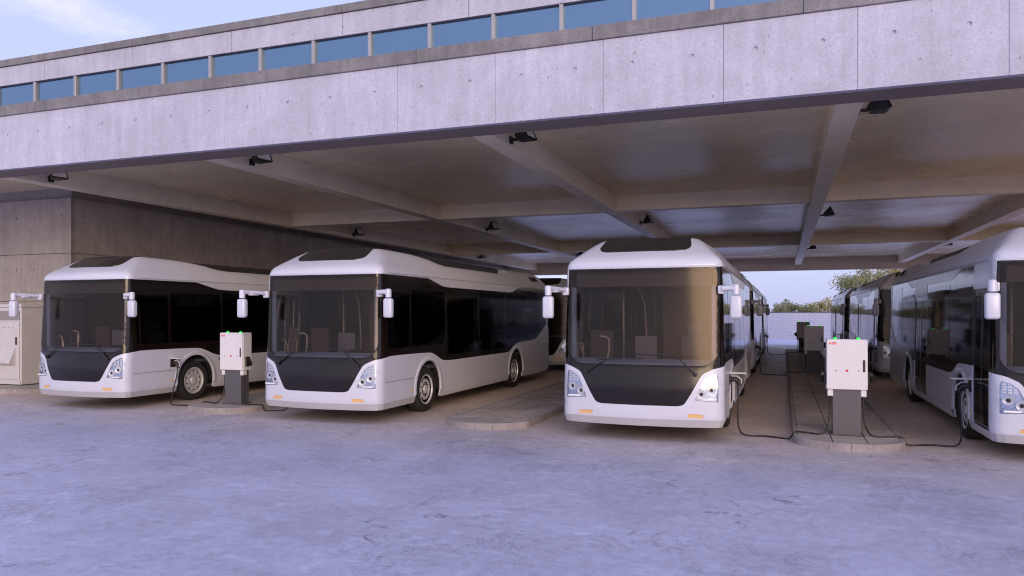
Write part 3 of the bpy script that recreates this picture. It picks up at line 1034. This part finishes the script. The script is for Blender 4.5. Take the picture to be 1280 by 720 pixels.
    # headlights
    for sg, key in ((1, 'headR'), (-1, 'headL')):
        hl = build_patch('headlight', key, M['chrome'], root, -.030, .0, rim=False)
        bz = patch(tv, tf[key], -.003, .05, True)
        rimf = MB()
        rimf.v = bz.v; rimf.f = [f for f in bz.f if len(f) == 4]
        rimf.build('lamp_housing', M['lip'], hl, normals=False)
        patch_lens = build_patch('lens', key, M['clear'], hl, -.004, .0, rim=False)
        for (s_, z_, r_) in ((.950, .765, .062), (1.100, .830, .062)):
            c = Vector(map_body(sg * s_, z_, -.012))
            n_ = Vector(map_body(sg * s_, z_, .10)) - Vector(map_body(sg * s_, z_, 0)); n_.normalize()
            l_ = MB().lathe([(.0035, -.03), (.026, -.026), (.030, -.006), (.040, -.012), (.062, .0), (.072, .002), (.075, -.02)], (0, 0, 0), 'y', 20, sign=-1)
            q_ = n_.to_track_quat('-Y', 'Z')
            o = l_.build('lamp', M['lampwhite'], hl, smooth=30); o.location = c; o.rotation_euler = q_.to_euler()
            l2 = MB().lathe([(.001, .012), (.018, .008), (.028, -.004)], (0, 0, 0), 'y', 16, sign=-1)
            o = l2.build('lamp_eye', M['dark'], hl, smooth=40); o.location = c; o.rotation_euler = q_.to_euler()
        lv = MB()
        lv.box(*sorted((map_body(sg * .87, .69, -.02)[0], map_body(sg * 1.17, .69, -.02)[0])), *sorted((map_body(sg * .87, .69, -.02)[1], map_body(sg * 1.17, .69, -.02)[1])), .668, .694, bev=.003)
        for r_ in range(4):
            for c_ in range(4):
                s0 = .925 + .066 * c_; z0 = .918 + .038 * r_
                if s0 < .91 + (r_) * .036: continue
                a_, b_ = map_body(sg * s0, z0, -.028), map_body(sg * (s0 + .052), z0 + .028, -.015)
                lv.box(min(a_[0], b_[0]), max(a_[0], b_[0]), min(a_[1], b_[1]), max(a_[1], b_[1]) + .004, z0, z0 + .026, bev=.003)
        lv.build('lamp_louvre', M['lampwhite'], hl)
    for key in ('turnR', 'turnL'):
        build_patch('indicator', key, M['amber'], root, -.012, .0, rim=False)
    # wipers
    for sg, pts, bl in ((1, [(.86, 1.06), (.70, 1.22), (.60, 1.32)], [(-.10, 1.365), (.30, 1.36), (.66, 1.335)]),
                        (-1, [(-.86, 1.07), (-.66, 1.19), (-.50, 1.27)], [(-.66, 1.275), (-.30, 1.29), (.06, 1.30)])):
        wp = MB().tube([map_body(s_, z_, .035) for s_, z_ in pts], [.016, .012, .009], 6).build('wiper', M['dark'], root, smooth=40)
        MB().tube([map_body(s_, z_, .022) for s_, z_ in bl], .011, 5).build('wiper_blade', M['dark'], wp)
        MB().lathe([(.001, -.03), (.03, -.02), (.03, .03)], map_body(pts[0][0], pts[0][1], .02), 'y', 12).build('wiper_pivot', M['dark'], wp)
    # mirrors
    for sg in (1, -1):
        mr = thing('side_mirror', None, None); mr.parent = root
        hx_, hy_ = (1.45, .13) if sg > 0 else (1.38, -.31)
        arm = MB()
        arm.box(min(sg * 1.18, sg * 1.285), max(sg * 1.18, sg * 1.285), .15, .26, 2.30, 2.43, bev=.02, seg=2)
        if sg > 0:
            arm.tube([(1.25, .15, 2.38), (1.35, .14, 2.39), (1.43, .13, 2.385)], [.045, .045, .05], 10)
        else:
            arm.tube([(-1.24, .14, 2.385), (-1.32, -.06, 2.40), (-1.37, -.27, 2.40)], [.034, .036, .042], 10)
            arm.box(-1.36, -1.28, -.18, .05, 2.34, 2.375, bev=.01)
        arm.lathe([(.001, .14), (.045, .13), (.056, .10), (.054, -.02), (.001, -.03)], (sg * hx_, hy_, 2.31), 'z', 16)
        arm.build('mirror_arm', M['white'], mr, smooth=45)
        MB().box(sg * hx_ - .088, sg * hx_ + .088, hy_ - .06, hy_ + .06, 1.925, 2.275, bev=.04, seg=3).build('mirror_head', M['white'], mr, smooth=60)
        MB().box(sg * hx_ - .068, sg * hx_ + .068, hy_ + .058, hy_ + .066, 1.97, 2.23, bev=.003).build('mirror_glass', M['chrome'], mr)
    # wheels
    for y in WHY:
        for sg in (1, -1):
            wh = thing('wheel', None, None, (sg * 1.09, y, .456)); wh.parent = root
            MB().lathe([(.30, -.13), (.40, -.14), (.438, -.12), (.456, -.09), (.456, .09), (.438, .125), (.40, .142), (.31, .13), (.295, .10)], (0, 0, 0), 'x', 40, sign=sg).build('tyre', M['rubber'], wh, smooth=30)
            rim = MB().lathe([(.30, .10), (.305, .128), (.285, .130), (.276, .104), (.262, .092), (.235, .095), (.172, .115), (.155, .113), (.146, .088), (.095, .086), (.088, .118), (.070, .132), (.001, .136)], (0, 0, 0), 'x', 40, sign=sg).build('rim', M['rim'], wh, smooth=30)
            bb = MB()
            for q in range(10):
                a = 2 * math.pi * q / 10
                bb.lathe([(.012, .08), (.012, .108), (.001, .111)], (0, .121 * math.cos(a), .121 * math.sin(a)), 'x', 6, sign=sg)
            bb.build('wheel_nuts', M['rim'], wh)
            hb_ = MB()
            for q in range(10):
                a = 2 * math.pi * (q + .5) / 10
                hb_.lathe([(.020, .09), (.021, .108), (.001, .1085)], (0, .206 * math.cos(a), .206 * math.sin(a)), 'x', 10, sign=sg)
            hb_.build('hand_holes', M['dark'], wh)
            # inside of the arch and the flared lip
            wa = MB()
            pr = arc(y, .485, .565, 185, -5, 22)
            for (yy, zz) in pr: wa.v += [(sg * 1.262, yy, zz), (sg * .72, yy, zz)]
            for q in range(len(pr) - 1): wa.f.append((q * 2, q * 2 + 1, q * 2 + 3, q * 2 + 2))
            k = len(wa.v); wa.v.append((sg * .72, y, .5))
            for q in range(len(pr) - 1): wa.f.append((q * 2 + 1, k, q * 2 + 3))
            wa.build('wheel_arch_liner', M['dark'], root)
            fl = MB()
            pr = arc(y, .485, .58, 188, -8, 26)
            for i_, (yy, zz) in enumerate(pr):
                cy, cz = yy - y, zz - .485; L_ = math.hypot(cy, cz); cy /= L_; cz /= L_
                lean = .022 * max(0, zz - 1.2)
                for rr, oo in ((-.018, -.03), (-.018, .012), (.0, .018), (.06, .012), (.075, -.003)):
                    fl.v.append((sg * (HWB + oo - lean), yy + cy * rr, zz + cz * rr))
            for q in range(len(pr) - 1):
                for c_ in range(4): fl.f.append((q * 5 + c_, q * 5 + c_ + 1, q * 5 + 5 + c_ + 1, q * 5 + 5 + c_))
            fl.build('wheel_arch_trim', M['white'], root, smooth=50)
    # underbody and interior
    MB().box(-.70, .70, .5, 10.2, .26, .40, bev=.03).build('chassis', M['dark'], root)
    MB().box(-1.21, 1.21, .30, 1.45, .40, .46).box(-.715, .715, 1.452, 10.25, .40, .46).box(-1.21, -.72, 2.80, 6.75, .40, .459).box(.72, 1.21, 2.80, 6.75, .40, .459).build('cabin_floor', M['inner'], root)
    MB().box(-1.19, 1.19, .35, 10.2, 2.66, 2.69).build('cabin_ceiling', M['inner'], root)
    da = MB().prism([(.22, .60), (.24, 1.22), (.34, 1.275), (.52, 1.26), (.68, 1.14), (.68, .46), (.30, .46)], 'x', -1.13, 1.13)
    dash = da.build('dashboard', M['dash'], root)
    MB().prism([(.50, 1.20), (.60, 1.32), (.66, 1.32), (.70, 1.10)], 'x', .35, 1.05).build('instrument_binnacle', M['dark'], dash)
    sw = MB()
    c = Vector((.70, .80, 1.22)); ax = Vector((0, .55, 1)).normalized(); u_ = Vector((1, 0, 0)); v_ = ax.cross(u_)
    ringp = [c + (u_ * math.cos(a) + v_ * math.sin(a)) * .22 for a in np.linspace(0, 2 * math.pi, 25)]
    sw.tube(ringp, .014, 6, caps=False); sw.tube([c, c - ax * .35], .03, 8)
    for a in (.5, 2.6, 4.7): sw.tube([c, c + (u_ * math.cos(a) + v_ * math.sin(a)) * .22], .012, 5)
    sw.build('steering_wheel', M['dark'], root, smooth=50)
    # destination display box behind the top of the windscreen
    MB().box(-1.08, 1.08, .28, .40, 2.43, 2.66, bev=.01).build('destination_display', M['inner'], root)
    for sg in (1, -1):
        MB().box(min(sg * 1.075, sg * 1.165), max(sg * 1.075, sg * 1.165), .27, .33, 1.26, 2.43, bev=.01).build('pillar_trim', M['dash'], root)
    MB().box(-1.14, -.72, 1.50, 1.53, .46, 1.7).build('door_partition', M['inner'], root)
    MB().box(.15, 1.15, 1.66, 1.70, .46, 2.35).build('driver_partition', M['inner'], root)
    MB().box(-.28, .10, 1.18, 1.21, .55, 1.62, bev=.01).build('ticket_console', M['innerl'], root)
    st = thing('driver_seat', None, None, (.70, 1.30, .46)); st.parent = root
    MB().box(-.24, .24, -.24, .22, .38, .50, bev=.04, seg=2).box(-.10, .10, -.1, .1, 0, .39).build('seat', M['seat'], st, smooth=40)
    MB().box(-.24, .24, .18, .28, .46, 1.15, bev=.04, seg=2).box(-.13, .13, .19, .27, 1.15, 1.36, bev=.03, seg=2).build('backrest', M['innerl'], st, smooth=40)
    for yy in (2.4, 3.3, 4.2, 5.1, 6.0, 6.9, 7.8, 8.7):
        for xx in (-.82, .82):
            if xx < 0 and 4.5 < yy < 7: continue
            stt = MB()
            for q in (-.21, .21):
                stt.box(xx + q - .19, xx + q + .19, yy - .20, yy + .2, .86, .95, bev=.02)
                stt.box(xx + q - .19, xx + q + .19, yy + .16, yy + .24, .92, 1.48, bev=.02)
            stt.box(xx - .3, xx + .3, yy - .05, yy + .05, .44, .87)
            stt.build('passenger_seat', M['seat'], root)
    # handrails seen through the windscreen
    for pts in ([(-1.02, .60, 1.10), (-1.04, .58, 1.36), (-1.10, .58, 1.50), (-1.16, .58, 1.50)],
                [(-.66, .62, 1.10), (-.60, .60, 1.40), (-.60, .60, 1.58), (-.66, .60, 1.615), (-.76, .60, 1.62)],
                [(-.62, 1.9, .46), (-.62, 1.9, 2.6)], [(-.20, 1.9, .46), (-.20, 1.9, 1.6), (-.24, 1.9, 2.2), (-.40, 1.9, 2.6)],
                [(.32, 3.2, .46), (.32, 3.2, 2.6)], [(-.4, 5.3, .46), (-.4, 5.3, 2.6)]):
        MB().tube(pts, .017, 6).build('handrail', M['rail'], root, smooth=50)
    # charge ports, one each side just ahead of the front wheel
    for sg in (1, -1):
        pt = thing('charge_port', None, None, (sg * 1.275, 1.40, .90)); pt.parent = root
        MB().box(-.035 if sg > 0 else -.012, .012 if sg > 0 else .035, -.075, .075, -.09, .09, bev=.008).build('socket_box', M['dark'], pt)
        MB().box(min(0, sg * .27), max(0, sg * .27), -.085, .085, .10, .118, bev=.004).build('port_flap', M['chargerwhite'], pt)
    return root

bus = make_bus()
def set_labels(b, label, loc, keep):
    b['label'] = label; b['group'] = 'white electric buses parked in rows'
    b.location = loc
    for ch in list(b.children):
        if ch.name.startswith('charge_port'):
            sg = 1 if ch.location.x > 0 else -1
            if sg != keep:
                for c2 in list(ch.children): bpy.data.objects.remove(c2)
                bpy.data.objects.remove(ch)
XC = [-14.04, -8.06, -2.11, 3.96]
FY = 11.60
PITCH = 12.9
spec = [(2, 0, 1, 'white bus seen front-on under the canopy, left of the nearest charger'),
        (0, 0, 1, 'leftmost white bus, beside the cream cabinet, cable plugged in by its front wheel'),
        (1, 0, -1, 'white bus second from the left, its whole right side showing both wheels'),
        (3, 0, -1, 'white bus cut by the right edge of the photo, glazed doors visible'),
        (1, 1, -1, 'white bus mostly hidden, glimpsed in the narrow gap between the second and third buses'),
        (2, 1, 1, 'middle bus of the row receding directly behind the front-on bus'),
        (2, 2, 1, 'farthest bus of the row receding behind the front-on bus'),
        (3, 1, -1, 'middle bus of the right-hand row, behind the bus cut by the right edge'),
        (3, 2, -1, 'farthest bus of the right-hand row, beside the gap showing the block wall')]
protos = [bus] + [copy_tree(bus) for _ in spec[1:]]
for b_, (c, r_, keep, lab) in zip(protos, spec):
    set_labels(b_, lab, (XC[c], FY + PITCH * r_, 0), keep)

# ------------------------------------------------------------------ CHARGERS
def letters_mesh():
    """the letters A B B as solid strokes, height 1, laid in x-z"""
    mb = MB()
    def A(x):
        for poly in ([(0, 0), (.26, 0), (.56, .86), (.50, 1), (.40, 1)], [(.74, 0), (1.0, 0), (.60, 1), (.50, 1), (.44, .86)], [(.26, .20), (.74, .20), (.68, .36), (.32, .36)]):
            mb.prism([(x + p[0] * .86, p[1]) for p in poly], 'y', 0, -.05)
    def B(x):
        outer = [(0, 0), (.5, 0), (.66, .08), (.70, .26), (.66, .42), (.58, .5), (.66, .58), (.68, .76), (.62, .92), (.48, 1), (0, 1)]
        for a, b, c, d in ((0, .20, 0, 1.0), (.20, .5, 0, .17), (.20, .5, .42, .58), (.20, .48, .83, 1.0)):
            mb.box(x + a, x + b, -.05, 0, c, d)
        for cz, rr in ((.25, .25), (.75, .25)):
            a_ = arc(.46, cz, .25, -90, 90, 8); i_ = arc(.46, cz, .09, -90, 90, 8)
            for k in range(8):
                mb.prism([(x + a_[k][0], a_[k][1]), (x + a_[k + 1][0], a_[k + 1][1]), (x + i_[k + 1][0], i_[k + 1][1]), (x + i_[k][0], i_[k][1])], 'y', 0, -.05)
    A(0); B(1.0); B(1.86)
    return mb

def make_charger():
    c = thing('charging_station', 'charger', 'charger')
    zb = .114
    MB().box(-.205, .205, .02, .28, zb, .83, bev=.008).build('pedestal', M['pedestal'], c)
    MB().box(-.25, .25, -.02, .32, zb, zb + .012, bev=.003).build('base_plate', M['pedestal'], c)
    MB().box(-.293, .293, .0, .26, .822, 1.60, bev=.008).build('cabinet', M['chargerwhite'], c)
    d = MB().box(-.289, .289, -.026, -.003, .826, 1.596, bev=.006).build('door', M['chargerwhite'], c)
    MB().box(.222, .256, -.034, -.0262, 1.10, 1.285, bev=.004).build('handle', M['dark'], d)
    MB().lathe([(.016, 0), (.018, .012), (.001, .015)], (0, -.0262, 1.12), 'y', 16, sign=-1).build('button', M['red'], d)
    for xx in (-.16, .165):
        MB().lathe([(.009, 0), (.009, .006), (.001, .007)], (xx, -.0262, 1.12), 'y', 10, sign=-1).build('lock', M['dark'], d)
    lo = letters_mesh().build('logo', M['red'], d)
    lo.scale = (.044, .03, .040); lo.location = (-.262, -.0265, 1.520)
    for sg in (-1, 1):
        MB().box(sg * .237 - .040, sg * .237 + .040, .01, .13, .715, .822, bev=.008).build('cable_outlet', M['chargerwhite'], c)
        MB().lathe([(.030, 0), (.030, .012), (.020, .028), (.001, .032)], (sg * .165, .07, 1.600), 'z', 16).build('status_light', M['green'], c, smooth=50)
        h_ = MB().box(min(sg * .294, sg * .33), max(sg * .294, sg * .33), .05, .17, .90, 1.10, bev=.01)
        ho = h_.build('holster', M['dark'], c)
        MB().tube([(sg * .34, .03, 1.06), (sg * .36, .09, 1.04), (sg * .36, .15, .97), (sg * .35, .17, .92)], [.03, .036, .03, .022], 8).build('spare_plug', M['dark'], ho, smooth=50)
    return c
ch = make_charger()
CG = 'white charging stations on grey pedestals'
cspec = [((.94, 12.60), 'nearest charger, large white box on a grey pedestal right of the front-on bus'),
         ((-10.80, 12.60), 'leftmost charger, white box on a pedestal between the first two buses'),
         ((.94, 25.50), 'second charger in the aisle, brownish in shade just behind the nearest one'),
         ((.94, 38.40), 'farthest charger in the aisle, small and half hidden behind the second')]
chs = [ch] + [copy_tree(ch) for _ in cspec[1:]]
for o, ((x, y), lab) in zip(chs, cspec):
    o.location = (x, y, 0); o['label'] = lab; o['group'] = CG

# cables: local to a charger's foot; to the bus on either side
def spline(pts, n=8):
    pts = [Vector(p) for p in pts]; o = []
    for i in range(len(pts) - 1):
        p0, p1, p2, p3 = pts[max(i - 1, 0)], pts[i], pts[i + 1], pts[min(i + 2, len(pts) - 1)]
        for k in range(n):
            t = k / n
            o.append(.5 * ((2 * p1) + (-p0 + p2) * t + (2 * p0 - 5 * p1 + 4 * p2 - p3) * t * t + (-p0 + 3 * p1 - 3 * p2 + p3) * t ** 3))
    o.append(pts[-1]); return o
def make_cable(sg, px, py):
    """sg -1: to the bus on the left, +1: to the right. px, py: plug position relative to the charger"""
    c = thing('charging_cable', 'cable', 'cable')
    s_ = sg
    pts = [(s_ * .237, .07, .72), (s_ * .245, .06, .45), (s_ * .27, .02, .25), (s_ * .36, -.04, .132), (s_ * .60, .0, .130), (s_ * .75, .02, .126),
           (s_ * .84, -.01, .022), (s_ * 1.0, .04, .018), (s_ * 1.2, .12, .018), (px - s_ * .28, py - .30, .02), (px - s_ * .17, py - .22, .10), (px - s_ * .14, py - .12, .35), (px - s_ * .14, py - .03, .62), (px - s_ * .13, py, .80), (px - s_ * .10, py, .88)]
    MB().tube(spline(pts, 6), .0135, 7).build('cable', M['cable'], c, smooth=60)
    MB().tube([(px + s_ * .01, py, .90), (px - s_ * .06, py, .90), (px - s_ * .12, py, .885), (px - s_ * .15, py, .85), (px - s_ * .155, py, .79)], [.045, .042, .036, .03, .022], 10).build('plug', M['dark'], c, smooth=50)
    MB().tube([(px - s_ * .05, py, .95), (px - s_ * .12, py, .955), (px - s_ * .19, py, .90), (px - s_ * .19, py, .83)], .014, 6).build('plug_grip', M['lip'], c, smooth=50)
    return c
kb = {}
def cables_for(x, y, busL, busR, lt, rt):
    for sg, bx_, lab in ((-1, busL, lt), (1, busR, rt)):
        if lab is None: continue
        px = bx_ - x
        fy = FY + round((y - 12.6) / PITCH) * PITCH
        c = make_cable(sg, px, fy + 1.40 - y)
        c.location = (x, y, 0); c['label'] = lab; c['group'] = 'black charging cables between chargers and buses'
cables_for(.94, 12.60, XC[2] + 1.275, XC[3] - 1.275, 'black cable looping from the nearest charger left to the front-on bus', 'black cable from the nearest charger right to the bus at the right edge')
cables_for(-10.80, 12.60, XC[0] + 1.275, XC[1] - 1.275, 'black cable from the leftmost charger to the leftmost bus, by its front wheel', 'short length of black cable from the leftmost charger to the second bus')
cables_for(.94, 25.50, XC[2] + 1.275, XC[3] - 1.275, 'black cable across the aisle floor from the second charger to the left row', 'black cable from the second aisle charger to the right row, mostly hidden')
cables_for(.94, 38.40, XC[2] + 1.275, XC[3] - 1.275, 'farthest cable across the aisle, at the edge of the bright yard', None)

# ------------------------------------------------------------------ FLOODLIGHTS
def make_flood():
    f = thing('floodlight', 'lamp', 'floodlight')
    MB().box(0, .03, -.07, .07, -.07, .07, bev=.008).tube([(.02, 0, 0), (.16, 0, 0)], .028, 8).build('bracket', M['floodblack'], f, smooth=40)
    rot = Matrix.Translation((.06, 0, -.03)) @ Matrix.Rotation(R(-26), 4, 'Y') @ Matrix.Translation((-.02, 0, -.01))
    # hood: small back, wide front, front face towards +x, tipped down
    h_ = MB()
    b0 = [(.13, -.09, -.06), (.13, .09, -.06), (.13, .09, .06), (.13, -.09, .06)]
    b1 = [(.36, -.19, -.15), (.36, .19, -.15), (.36, .19, .15), (.36, -.19, .15)]
    b2 = [(.40, -.19, -.15), (.40, .19, -.15), (.40, .19, .15), (.40, -.19, .15)]
    b3 = [(.40, -.175, -.135), (.40, .175, -.135), (.40, .175, .135), (.40, -.175, .135)]
    b4 = [(.385, -.175, -.135), (.385, .175, -.135), (.385, .175, .135), (.385, -.175, .135)]
    vs = b0 + b1 + b2 + b3 + b4
    fs = [(3, 2, 1, 0)]
    for r_ in range(4):
        for k in range(4): fs.append((r_ * 4 + k, r_ * 4 + (k + 1) % 4, r_ * 4 + 4 + (k + 1) % 4, r_ * 4 + 4 + k))
    h_.add([rot @ Vector(v) for v in vs], fs).build('hood', M['floodblack'], f)
    g_ = MB()
    gp = [(.386, -.174, -.134), (.386, .174, -.134), (.386, .174, .134), (.386, -.174, .134)]
    g_.add([rot @ Vector(v) for v in gp], [(0, 1, 2, 3)])
    g_.box(0, 0.001, 0, .001, 0, .001)
    g_ = MB(); g_.add([rot @ Vector(v) for v in gp] + [rot @ Vector((v[0] - .004, v[1], v[2])) for v in gp], [(0, 1, 2, 3), (7, 6, 5, 4), (0, 4, 5, 1), (1, 5, 6, 2), (2, 6, 7, 3), (3, 7, 4, 0)])
    g_.build('reflector', M['reflector'], f)
    return f
fl = make_flood()
fspec = [(0, 13.1, 'leftmost floodlight, bright reflector showing, just under the fascia at the left edge'),
         (0, 26.6, 'small floodlight on the leftmost beam above the roof of the second bus'),
         (0, 40.0, 'tiny floodlight far along the leftmost beam'),
         (1, 13.1, 'front floodlight on the second beam from the left, under the fascia'),
         (1, 26.6, 'mid-depth floodlight on the second beam, above the rear half of the second bus'),
         (1, 40.0, 'tiny floodlight on the second beam beside the roof corner of the front-on bus'),
         (2, 13.1, 'front floodlight above the gap between the second and third buses, seen edge-on'),
         (2, 26.6, 'floodlight on the beam directly above the roof of the front-on bus'),
         (3, 13.1, 'large black floodlight seen from behind under the fascia at top right'),
         (3, 26.6, 'black triangular floodlight halfway along the beam over the nearest charger'),
         (3, 40.0, 'small black floodlight near the far end of the beam over the nearest charger'),
         (4, 40.0, 'tiny floodlight on the rightmost visible beam over the right row of buses')]
fls = [fl] + [copy_tree(fl) for _ in fspec[1:]]
for o, (k, y, lab) in zip(fls, fspec):
    o.location = (beamx[k] + BW + .001, y, 5.25); o['label'] = lab; o['group'] = 'black floodlights on the ceiling beams'
    o.rotation_euler = (0, 0, R((-14, -14, -8, 3, 0)[k] + random.uniform(-2, 2)))

# ------------------------------------------------------------------ power cabinet on the left
isl = island('cabinet_plinth', 'low rounded concrete plinth under the cream cabinet at the left edge', -19.3, 12.95, 15.2, hw=1.75, dep=.75, yfine=99, cat='plinth', cols=4)
pc = thing('power_cabinet', 'tall cream metal power cabinet with louvred hood, cut by the left edge', 'cabinet', (-18.80, 13.95, .13))
MB().box(-2.4, 0, .03, .95, .0, 2.03, bev=.006).build('housing', M['cabinet'], pc)
MB().box(-2.44, .02, .0, .99, 2.032, 2.12, bev=.01).build('top_cover', M['cabinet'], pc)
for x0, x1 in ((-2.36, -1.22), (-1.18, -.06)):
    d = MB().box(x0, x1, -.0, .028, .13, 1.66, bev=.006).build('door', M['cabinet'], pc)
    MB().box(x1 - .10, x1 - .065, -.03, -.002, 1.05, 1.25, bev=.004).build('handle', M['dark'], d)
    MB().prism([(-.002, .98), (-.002, .50), (-.16, .56), (-.16, .62)], 'x', x0 + .1, x1 - .12).build('rain_hood', M['cabinet'], d)
    v_ = MB()
    for k in range(5): v_.lathe([(.012, -.003), (.012, .002)], (x0 + .22 + .17 * k, -.002, 1.50), 'y', 8)
    v_.build('vent_holes', M['dark'], d)
MB().box(-2.36, -.06, .004, .029, 1.70, 1.94, bev=.004).build('grey_header_panel', M['cabgrey'], pc)
MB().box(-2.38, -.02, -.004, .029, 0.002, .10, bev=.004).build('base_trim', M['cabinet'], pc)

# ------------------------------------------------------------------ trees and bushes beyond the wall
def leaf_cloud(mb, c, r, n, size, rng, squash=.75):
    for _ in range(n):
        d = Vector((rng.gauss(0, 1), rng.gauss(0, 1), rng.gauss(0, 1))).normalized() * (rng.random() ** .45) * r
        p = Vector(c) + Vector((d.x, d.y, d.z * squash))
        a = Vector((rng.uniform(-1, 1), rng.uniform(-1, 1), rng.uniform(-1, 1))).normalized()
        b = a.orthogonal().normalized()
        s_ = size * rng.uniform(.6, 1.3)
        k = len(mb.v)
        mb.v += [tuple(p - a * s_), tuple(p + b * s_ * .45), tuple(p + a * s_), tuple(p - b * s_ * .45)]
        mb.f.append((k, k + 1, k + 2, k + 3))
def tree(name, label, cat, x, y, h_, spread, mat, seed, trunk_r=.16, leaves=5000, size=.13, group=None, low=.35, nl=9):
    rng = random.Random(seed)
    t_ = thing(name, label, cat, (x, y, 0), 0, group)
    tk = MB()
    top = Vector((rng.uniform(-.3, .3), rng.uniform(-.3, .3), h_ * .75))
    tk.tube([(0, 0, 0), (top.x * .3, top.y * .3, h_ * .3), (top.x * .7, top.y * .7, h_ * .55), tuple(top)], [trunk_r, trunk_r * .8, trunk_r * .5, trunk_r * .2], 7)
    cr = MB(); tips = []
    for i in range(nl):
        z0 = h_ * rng.uniform(low * .6, .6); a = 2 * math.pi * (i / nl + rng.uniform(-.05, .05))
        L_ = spread * rng.uniform(.6, 1.0)
        p0 = Vector((top.x * z0 / h_, top.y * z0 / h_, z0))
        p1 = p0 + Vector((math.cos(a) * L_ * .5, math.sin(a) * L_ * .5, h_ * .12))
        p2 = p0 + Vector((math.cos(a) * L_, math.sin(a) * L_, h_ * rng.uniform(.15, .34)))
        tk.tube([p0, p1, p2], [trunk_r * .4, trunk_r * .25, trunk_r * .08], 5)
        tips += [p1, p2, (p1 + p2) / 2]
        for _ in range(2):
            q = p1 + Vector((rng.uniform(-1, 1), rng.uniform(-1, 1), rng.uniform(.2, 1))) * spread * .35
            tk.tube([p1, q], [trunk_r * .18, trunk_r * .05], 4); tips.append(q)
    tips.append(top)
    tips.append(top + Vector((0, 0, h_ * .1)))
    for p in tips:
        leaf_cloud(cr, p, spread * rng.uniform(.20, .36), leaves // len(tips), size, rng)
    tk.build('trunk', M['bark'], t_, smooth=60)
    cr.build('crown', mat, t_, normals=False)
    return t_
def px_at(px, Y):
    u = (px - 640) / 930
    a = math.atan(u) - R(YAW)
    return Y * math.tan(a)
tree('tree', 'sparse grey-green tree rising beyond the wall, left of the right-hand bus row', 'tree', px_at(1084, 74), 74, 7.0, 3.0, M['leaf_green'], 3, .14, 8000, .10)
tree('tree', 'yellowing tree just under the canopy edge above the right-hand bus row', 'tree', px_at(1150, 80), 80, 8.0, 3.8, M['leaf_yellow'], 11, .16, 9000, .13)
bg_ = 'low bushes behind the boundary wall'
bsp = [(972, 64.5, 3.15, 1.3, 'leaf_green', 'green bush behind the wall beside the left bus row'),
       (984, 68, 3.5, 1.5, 'leaf_green', 'pointed green bush behind the wall, left in the aisle opening'),
       (1000, 70, 2.9, 1.2, 'leaf_yellow', 'lowest bush behind the wall, middle of the aisle opening'),
       (1018, 66, 2.9, 1.2, 'leaf_green', 'small olive bush behind the wall, right of the middle one'),
       (1032, 67, 3.5, 1.6, 'leaf_yellow', 'bright yellow-green bush behind the wall, before the right bus row'),
       (1046, 66, 3.6, 1.5, 'leaf_yellow', 'yellow bush behind the wall touching the right bus row'),
       (706, 68, 3.3, 1.7, 'leaf_green', 'bush behind the wall in the slit between second and third buses')]
for i, (px, Y, hh, sp, mt, lab) in enumerate(bsp):
    tree('bush', lab, 'bush', px_at(px, Y), Y, hh, sp, M[mt], 40 + i, .05, 2600, .085, bg_, low=.15, nl=8)
